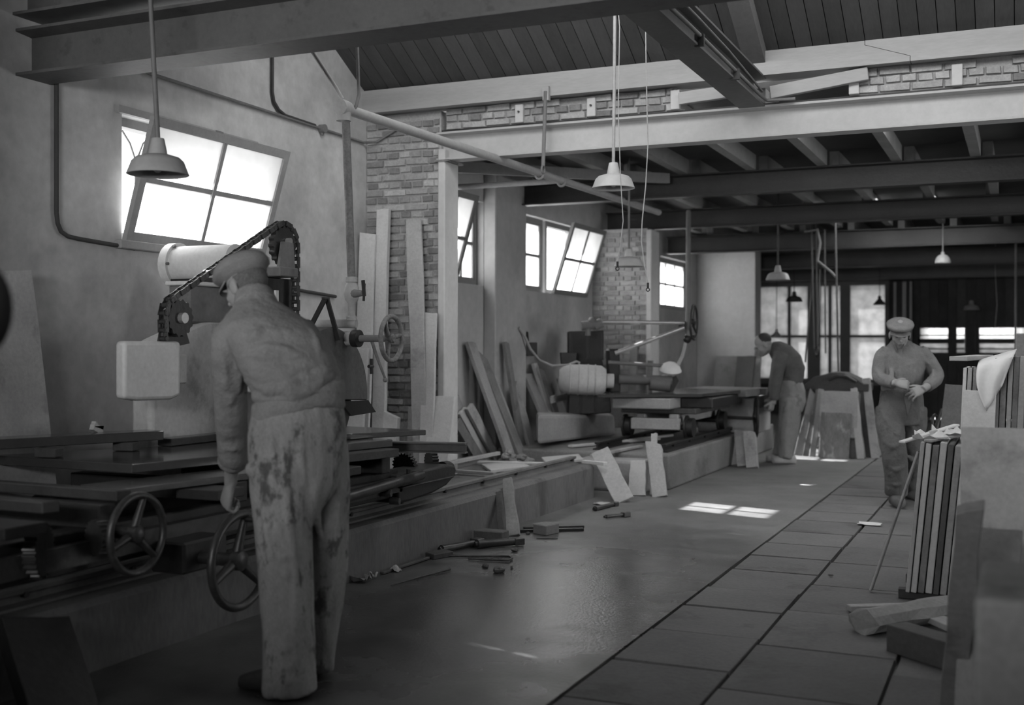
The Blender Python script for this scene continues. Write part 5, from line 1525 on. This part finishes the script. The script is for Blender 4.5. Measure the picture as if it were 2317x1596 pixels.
from mathutils.bvhtree import BVHTree
def surface(mb):
    """where the sight line through a point of the picture first meets the cloth"""
    tr = BVHTree.FromPolygons([tuple(p) for p in mb.v], mb.f)
    def hit(x, y):
        d = _ray(x, y).normalized()
        h = tr.ray_cast(EYE, d)[0]
        return h
    return hit
def fold_lines(mb, lines, hit):
    for pts, r_ in lines:
        P = [hit(x, y) for x, y in pts]
        P = [p for p in P if p is not None]
        if len(P) > 1:
            Q = []
            for i in range(len(P) - 1):
                Q += [P[i], P[i].lerp(P[i + 1], .5)]
            Q.append(P[-1])
            n_ = len(Q)
            mb.tube(Q, [r_ * (.3 + .7 * sin(pi * (i + .5) / n_)) for i in range(n_)], 8)

# ---------------------------------------------------------------- the man at the saw, seen from behind
W = lambda x, y, d: atd(d, x, y)
m1 = thing('person', 'man in flat cap and jacket seen from behind, turning the saw handwheel', 'person', (-2.68, 3.85, 0))
Rv, Fv, Z = V((.57, .82, 0)), V((-.82, .57, 0)), V((0, 0, 1))
Lsh, Lel, Lwr = W(517, 765, 4.62), W(522, 905, 4.74), W(523, 1075, 4.97)
Rsh, Rel, Rwr = W(700, 785, 4.80), W(742, 872, 4.98), W(680, 950, 5.28)
hips = W(676, 975, 4.62)
# jacket
j = MB()
spine = [((676, 925), 4.62, .182, .128), ((676, 895), 4.62, .180, .125), ((664, 855), 4.62, .190, .135), ((648, 815), 4.62, .196, .142), ((626, 775), 4.64, .200, .140), ((604, 742), 4.68, .190, .122), ((590, 716), 4.72, .150, .095), ((580, 694), 4.75, .092, .080), ((574, 672), 4.77, .076, .076)]
rings = []
for k, ((x, y), d, w_, dp) in enumerate(spine):
    t = k / (len(spine) - 1)
    nrm = (Fv * .96 - Z * (.1 + .45 * t)).normalized()
    rings.append(ring(W(x, y, d), Rv * w_, nrm * dp, 28))
j.loft(rings)
limb(j, [W(545, 748, 4.66), Lsh, Lel, W(528, 1042, 4.93)], [.075, .074, .067, .060])
limb(j, [W(672, 752, 4.74), Rsh, Rel, Rwr], [.075, .075, .062, .052])
back = surface(j)
for pts, r_ in ((((562, 792), (605, 786), (650, 796), (690, 812)), .015), (((566, 826), (610, 838), (660, 838), (715, 822)), .017), (((570, 848), (600, 858), (640, 852), (672, 862)), .018), (((575, 868), (612, 878), (650, 872), (690, 884), (720, 872)), .02), (((668, 850), (700, 858), (730, 842), (752, 836)), .018), (((690, 868), (722, 862), (752, 848), (770, 852)), .02), (((562, 775), (580, 757), (590, 742)), .014), (((700, 745), (715, 772), (722, 800)), .013), (((640, 888), (668, 892), (700, 890)), .016)):
    fold_lines(j, [(pts, r_ * 1.25)], back)
fold_lines(j, [(((568, 800), (592, 806), (630, 822)), .013), (((566, 838), (588, 848), (612, 850)), .014), (((590, 868), (606, 884), (616, 894)), .014)], back)
fold_lines(j, [(((490, 880), (525, 900), (558, 895)), .012), (((492, 925), (525, 910), (558, 905)), .012), (((494, 965), (525, 985), (556, 980)), .012), (((497, 1005), (528, 1015), (558, 1008)), .012), (((496, 780), (510, 830), (512, 880)), .013), (((540, 790), (545, 840), (540, 890)), .013)], back)
armline = (Lsh, Lel, W(528, 1042, 4.93))
def near_arm(p):
    best = 9
    for a, c in ((armline[0], armline[1]), (armline[1], armline[2])):
        t_ = max(0, min(1, (p - a).dot(c - a) / (c - a).length_squared))
        best = min(best, (a.lerp(c, t_) - p).length)
    return best
wfold = lambda p: (.3 + .9 * max(0, min(1, (1.38 - p.z) / .2))) * (.35 if near_arm(p) < .085 else 1)
jm = remesh(j, .0085, 'jacket', 4, .5, folds(.012, 3.0, 13, 4, wfold))
jk = skin_part(jm, 'jacket', 'jacket', m1)
# collar and hem band of the jacket
cl = MB(); cl.loft([ring(W(579, 690, 4.75), Rv * .094, (Fv * .8 - Z * .55).normalized() * .082, 24), ring(W(573, 664, 4.78), Rv * .078, (Fv * .8 - Z * .55).normalized() * .074, 24)])
skin_part(remesh(cl, .007, 'collar', 2), 'collar', 'jacket', jk)
hb = MB()
rg = []
for (x, y, d, w_, dp) in ((676, 935, 4.62, .188, .134), (676, 918, 4.62, .192, .138), (675, 896, 4.62, .189, .135), (674, 884, 4.62, .182, .128)):
    c = W(x, y, d)
    rg.append([p + Z * (.055 * (p - c).dot(_r) / .17) for p in ring(c, Rv * w_, Fv * dp, 28)])
hb.loft(rg)
skin_part(remesh(hb, .010, 'band', 3, .5, folds(.004, 4, 9, 2)), 'waist_band', 'jacket', jk)
cf = MB(); cf.tube([W(528, 1015, 4.91), W(528, 1030, 4.93), W(526, 1046, 4.94), W(525, 1054, 4.95)], [.060, .0625, .061, .054], 16)
skin_part(remesh(cf, .008, 'cuff', 2, .5, folds(.004, 14, 14, 8)), 'rolled_cuff', 'jacket', jk)
# trousers
t = MB()
rg = []
for (x, y, d, w_, dp) in ((676, 905, 4.62, .176, .122), (676, 940, 4.62, .188, .136), (674, 985, 4.62, .200, .150), (674, 1040, 4.62, .198, .152), (666, 1105, 4.60, .168, .135), (652, 1165, 4.57, .11, .11), (648, 1225, 4.55, .07, .07)):
    rg.append(ring(W(x, y, d), Rv * w_, Fv * dp, 28))
t.loft(rg)
limb(t, [W(632, 1010, 4.56), W(634, 1100, 4.54), W(645, 1270, 4.50), W(652, 1420, 4.48), W(656, 1566, 4.47)], [.112, .116, .102, .092, .100])
limb(t, [W(722, 1005, 4.72), W(727, 1110, 4.74), W(730, 1270, 4.76), W(722, 1400, 4.76), W(712, 1512, 4.76)], [.115, .118, .100, .082, .074])
t.ball(W(585, 1062, 4.50), (.05, .05, .035))
back = surface(t)
fold_lines(t, [(((588, 1000), (598, 1120), (610, 1230), (630, 1330)), .015), (((640, 1040), (655, 1180), (668, 1300), (668, 1420)), .014), (((598, 1235), (640, 1262), (690, 1250)), .014), (((600, 1290), (645, 1300), (696, 1318)), .014), (((606, 1450), (650, 1470), (700, 1455)), .015), (((604, 1490), (655, 1512), (704, 1495)), .016), (((604, 1530), (650, 1545), (704, 1535)), .015), (((752, 980), (766, 1100), (758, 1240), (738, 1380)), .014), (((700, 1000), (712, 1110), (722, 1220), (720, 1330)), .013), (((610, 960), (616, 1010), (620, 1080)), .012), (((680, 960), (684, 1030), (690, 1100)), .012)], back)
vz = lambda p: .5 + .7 * max(0, min(1, (.95 - p.z) / .7))
skin_part(remesh(t, .0095, 'trousers', 4, .5, folds(.010, 8.5, 1.8, 9, vz)), 'trousers', 'trousers', m1)
# body: head, neck, arms and hands in one skin
b = MB()
hc = W(556, 645, 4.84)
hf = (-_r * .74 + _f * .52 - Z * .40).normalized()
HL, HR = head(b, hc, hf, Z + hf * .35, 1.0)
b.tube([hc - Z * .02 + _r * .02, W(572, 675, 4.78), W(590, 720, 4.72), W(640, 820, 4.62), hips], [.058, .062, .075, .1, .1], 14)
limb(b, [W(590, 735, 4.70), Lsh, Lel, W(526, 1000, 4.87), Lwr, W(522, 1095, 4.99)], [.05, .055, .045, .044, .030, .028])
hand(b, W(522, 1092, 4.985), W(508, 1150, 5.02) - W(522, 1092, 4.985), -_f * .55 - _r * .75 + Z * .1, 1, (52, 74, 48), 1.25, .2, 25)
limb(b, [W(600, 735, 4.72), Rsh, Rel, Rwr], [.05, .06, .048, .035])
hand(b, Rwr, Fv - Z * .4, Z, 1, (30, 40, 30))
for (hp, kn, an) in (((632, 1010, 4.56), (645, 1270, 4.50), (656, 1555, 4.46)), ((722, 1005, 4.72), (730, 1270, 4.76), (712, 1520, 4.76))):
    limb(b, [hips, W(*hp), W(*kn), W(*an)], [.09, .075, .055, .042])
skin_part(remesh(b, .0052, 'body', 3, .5), 'body', 'skin', m1)
hr = MB(); hr.ball(HL(0, -.018, .008), (.0785, .094, .078), 20, 14, HR)
hr.v = [p for p in hr.v]
skin_part(hr, 'hair', 'hair_grey', m1)
flat_cap(HL, HR, 1, 'cap_cloth', m1)
shoe(m1, V((W(670, 1580, 4.46).x, W(670, 1580, 4.46).y, 0)), V((W(545, 1570, 4.60).x, W(545, 1570, 4.60).y, 0)), .115, .11, 'leather')
shoe(m1, V((W(722, 1530, 4.76).x, W(722, 1530, 4.76).y, 0)), V((W(630, 1520, 4.92).x, W(630, 1520, 4.92).y, 0)), .11, .11, 'leather')

# ---------------------------------------------------------------- the man walking towards the camera on the right
DW = 10.0
K = lambda x, y, d=DW: atd(d, x, y)
m3 = thing('person', 'man in tweed cap and work shirt walking forward at the right', 'person', onz(0, 2030, 1140))
Rv, Fv = _r * .98 + _f * .1, -_f * .98 + _r * .1
j = MB()
rg = []
for (x, y, d, w_, dp) in ((2040, 897, DW, .170, .125), (2040, 880, DW, .178, .130), (2042, 855, DW, .182, .130), (2044, 825, DW, .190, .135), (2045, 803, DW, .192, .125), (2044, 788, DW, .165, .105), (2040, 778, DW, .10, .085), (2036, 770, DW - .02, .072, .074)):
    rg.append(ring(K(x, y, d), Rv * w_, Fv * dp, 26))
j.loft(rg)
limb(j, [K(2010, 797), K(1996, 808), K(1986, 856, DW - .05), K(2022, 868, DW - .24)], [.068, .066, .056, .044])
limb(j, [K(2078, 797), K(2094, 808), K(2124, 853, DW - .02), K(2098, 876, DW - .18)], [.068, .068, .058, .046])
fold_lines(j, [(((2014, 800), (2016, 835), (2022, 870)), .016), (((2030, 805), (2034, 840), (2038, 880)), .014), (((2058, 800), (2060, 840), (2056, 876)), .016), (((2074, 815), (2068, 850), (2064, 872)), .014), (((1984, 838), (1992, 852), (2004, 860)), .014), (((2112, 838), (2112, 852), (2102, 862)), .014), (((2084, 800), (2090, 815), (2104, 826)), .014)], surface(j))
skin_part(remesh(j, .010, 'shirt', 3, .5, folds(.007, 9, 4.5, 14)), 'shirt', 'shirt_grey', m3)
cl = MB()
for sg in (-1, 1):
    cl.prism([K(2036 + sg * 3, 800, DW - .15), K(2036 + sg * 18, 777, DW - .09), K(2036 + sg * 16, 767, DW - .06), K(2036 + sg * 10, 778, DW - .13)], _f * .012)
cl.build('collar', 'shirt_grey', m3, bevel=.003)
t = MB()
rg = []
for (x, y, w_, dp) in ((2040, 880, .172, .128), (2040, 905, .185, .138), (2038, 935, .195, .145), (2037, 960, .17, .13)):
    rg.append(ring(K(x, y), Rv * w_, Fv * dp, 26))
t.loft(rg)
limb(t, [K(2014, 925, DW), K(2013, 960, DW - .05), K(2022, 1015, DW - .12), K(2028, 1070, DW - .1), K(2028, 1118, DW - .05)], [.115, .112, .10, .092, .088])
limb(t, [K(2064, 925, DW + .02), K(2066, 960, DW + .05), K(2062, 1020, DW + .1), K(2058, 1070, DW + .3), K(2056, 1100, DW + .4)], [.115, .112, .098, .085, .085])
fold_lines(t, [(((1996, 912), (2004, 950), (2028, 985)), .018), (((2000, 1000), (2020, 1012), (2038, 1004)), .017), (((2004, 1050), (2028, 1064), (2046, 1054)), .018), (((2004, 1085), (2028, 1098), (2048, 1088)), .018), (((2052, 935), (2064, 970), (2080, 990)), .018), (((2048, 1030), (2062, 1040), (2078, 1030)), .016)], surface(t))
skin_part(remesh(t, .010, 'trousers', 3, .5, folds(.012, 8, 4, 21)), 'trousers', 'trousers_dark', m3)
bl = MB(); bl.loft([ring(K(2040, 893), Rv * .180, Fv * .135, 26), ring(K(2040, 883), Rv * .182, Fv * .137, 26)])
bl.build('belt', 'leather', m3, smooth=60)
fp = MB(); fp.prism([K(2045, 893, DW - .16), K(2062, 893, DW - .16), K(2060, 925, DW - .165), K(2053, 940, DW - .17)], _f * .01); fp.build('fly_flap', 'jacket_dark', m3)
b = MB()
hc = K(2036, 755, DW - .06)
hf = (-_f * .92 - _r * .22 - Z * .30).normalized()
HL, HR = head(b, hc, hf, Z, 1.02)
b.tube([hc - Z * .03, K(2040, 780, DW), K(2042, 830, DW), K(2040, 925, DW)], [.055, .062, .1, .1], 12)
limb(b, [K(2040, 797), K(1996, 808), K(1986, 856, DW - .05), K(2020, 867, DW - .22), K(2030, 866, DW - .27)], [.05, .06, .05, .034, .03])
hand(b, K(2024, 867, DW - .25), _r * .9 - Z * .12 - _f * .2, -_f * .8 + Z * .5, -1, (55, 75, 45), 1.15, .2)
limb(b, [K(2044, 797), K(2094, 808), K(2124, 853, DW - .02), K(2096, 876, DW - .19), K(2088, 882, DW - .22)], [.05, .06, .052, .036, .03])
hand(b, K(2092, 880, DW - .2), -_r * .9 - Z * .3 - _f * .15, -_f * .8 + Z * .45, 1, (25, 35, 25), 1.15, .8)
for (hp, kn, an) in (((2014, 925, DW), (2022, 1015, DW - .12), (2026, 1125, DW - .06)), ((2064, 925, DW), (2062, 1020, DW + .1), (2056, 1100, DW + .42))):
    limb(b, [K(2040, 915), K(*hp), K(*kn), K(*an)], [.09, .08, .055, .042])
skin_part(remesh(b, .0058, 'body', 2, .5), 'body', 'skin', m3)
for sg in (-1, 1):
    MB().ball(HL(sg * .030, .083, -.006), (.014, .010, .008), 10, 8, HR).build('eye', 'eye', m3, smooth=180)
    MB().ball(HL(sg * .031, .096, .010), (.021, .006, .005), 10, 6, HR).build('eyebrow', 'hair', m3, smooth=180)
MB().ball(HL(0, .102, -.068), (.018, .004, .0025), 10, 6, HR).build('mouth', 'eye', m3, smooth=180)
hr = MB(); hr.ball(HL(0, -.022, .006), (.079, .092, .07), 18, 12, HR); skin_part(hr, 'hair', 'hair', m3)
flat_cap(HL, HR, 1.02, 'cap_tweed', m3)
g0 = K(2028, 1125, DW - .05); shoe(m3, V((g0.x, g0.y, 0)) + Fv * -.06, V((g0.x, g0.y, 0)) + Fv * .21 - _r * .05, .115, .12, 'clog', 'clog', True)
g0 = K(2056, 1100, DW + .45); shoe(m3, V((g0.x, g0.y, 0)) + Fv * -.06, V((g0.x, g0.y, 0)) + Fv * .2, .115, .12, 'clog', 'clog', True)

# ---------------------------------------------------------------- the bareheaded man bending at the far saw
DB = 13.6
K = lambda x, y, d=DB: atd(d, x, y)
m2 = thing('person', 'bareheaded man bending over the wheel of the far saw', 'person', onz(0, 1780, 1047))
Fv, Rv = (-_r * .97 + _f * .2).normalized(), (_f * .97 + _r * .2).normalized()
j = MB()
rg = []
for (x, y, w_, dp) in ((1790, 872, .165, .125), (1794, 855, .170, .130), (1793, 835, .180, .145), (1784, 815, .185, .15), (1770, 801, .175, .14), (1756, 792, .13, .11), (1745, 788, .075, .075)):
    k = (1794 - x) / 50
    nrm = (Fv * (1 - .75 * k) - Z * (.15 + .9 * k)).normalized()
    rg.append(ring(K(x, y), Rv * w_, nrm * dp, 26))
j.loft(rg)
limb(j, [K(1768, 803, DB - .14), K(1764, 812, DB - .16), K(1756, 862, DB - .16), K(1752, 905, DB - .12)], [.085, .082, .070, .052])
limb(j, [K(1766, 803, DB + .12), K(1762, 812, DB + .15), K(1752, 862, DB + .15), K(1746, 900, DB + .08)], [.08, .075, .062, .05])
skin_part(remesh(j, .014, 'jersey', 4, .5, folds(.006, 5, 8, 33)), 'jersey', 'jacket_dark', m2)
t = MB()
rg = []
for (x, y, w_, dp) in ((1788, 862, .16, .12), (1793, 885, .18, .145), (1793, 910, .185, .15), (1790, 930, .15, .13)):
    rg.append(ring(K(x, y), Rv * w_, Fv * dp, 24))
t.loft(rg)
limb(t, [K(1790, 900, DB - .09), K(1786, 950, DB - .10), K(1781, 985, DB - .11), K(1778, 1036, DB - .10)], [.13, .12, .105, .085])
limb(t, [K(1790, 900, DB + .09), K(1782, 950, DB + .10), K(1772, 985, DB + .11), K(1766, 1030, DB + .12)], [.12, .11, .095, .085])
skin_part(remesh(t, .014, 'trousers', 4, .5, folds(.014, 8, 2.5, 41)), 'trousers', 'trousers_pale', m2)
b = MB()
hc = K(1727, 780, DB - .02)
hf = (-_r * .86 - Z * .45 + _f * .05).normalized()
HL, HR = head(b, hc, hf, Z - _r * .3, 1.05)
b.tube([hc + _r * .02, K(1742, 787), K(1760, 797), K(1790, 840), K(1792, 890)], [.055, .062, .09, .1, .1], 12)
limb(b, [K(1765, 800), K(1764, 812, DB - .16), K(1756, 862, DB - .16), K(1751, 904, DB - .12), K(1748, 914, DB - .12)], [.05, .06, .05, .036, .032])
hand(b, K(1749, 908, DB - .12), -Z - _r * .25, -_f * .7 + _r * .5, 1, (45, 60, 40), 1.15)
limb(b, [K(1765, 800), K(1762, 812, DB + .15), K(1752, 862, DB + .15), K(1744, 905, DB + .08)], [.05, .06, .05, .034])
hand(b, K(1745, 902, DB + .08), -Z - _r * .3, _f * .7 + _r * .5, -1, (45, 60, 40), 1.1)
for sg in (-1, 1):
    limb(b, [K(1792, 890), K(1788, 925, DB + sg * .09), K(1780, 985, DB + sg * .1), K(1772, 1040, DB + sg * .11)], [.09, .08, .055, .042])
skin_part(remesh(b, .007, 'body', 2, .5), 'body', 'skin', m2)
hr = MB(); hr.ball(HL(0, -.026, .045), (.083, .096, .084), 18, 12, HR); skin_part(hr, 'hair', 'hair', m2)
for sg in (-1, 1): MB().ball(HL(sg * .030, .085, -.004), (.012, .009, .007), 10, 8, HR).build('eye', 'eye', m2, smooth=180)
for sg, px_ in ((-1, 1780), (1, 1766)):
    g0 = K(px_ + 6, 1040, DB + sg * .11); g0 = V((g0.x, g0.y, 0))
    shoe(m2, g0 + Fv * -.08, g0 + Fv * .2, .12, .12, 'stone_mid', 'clog', True)
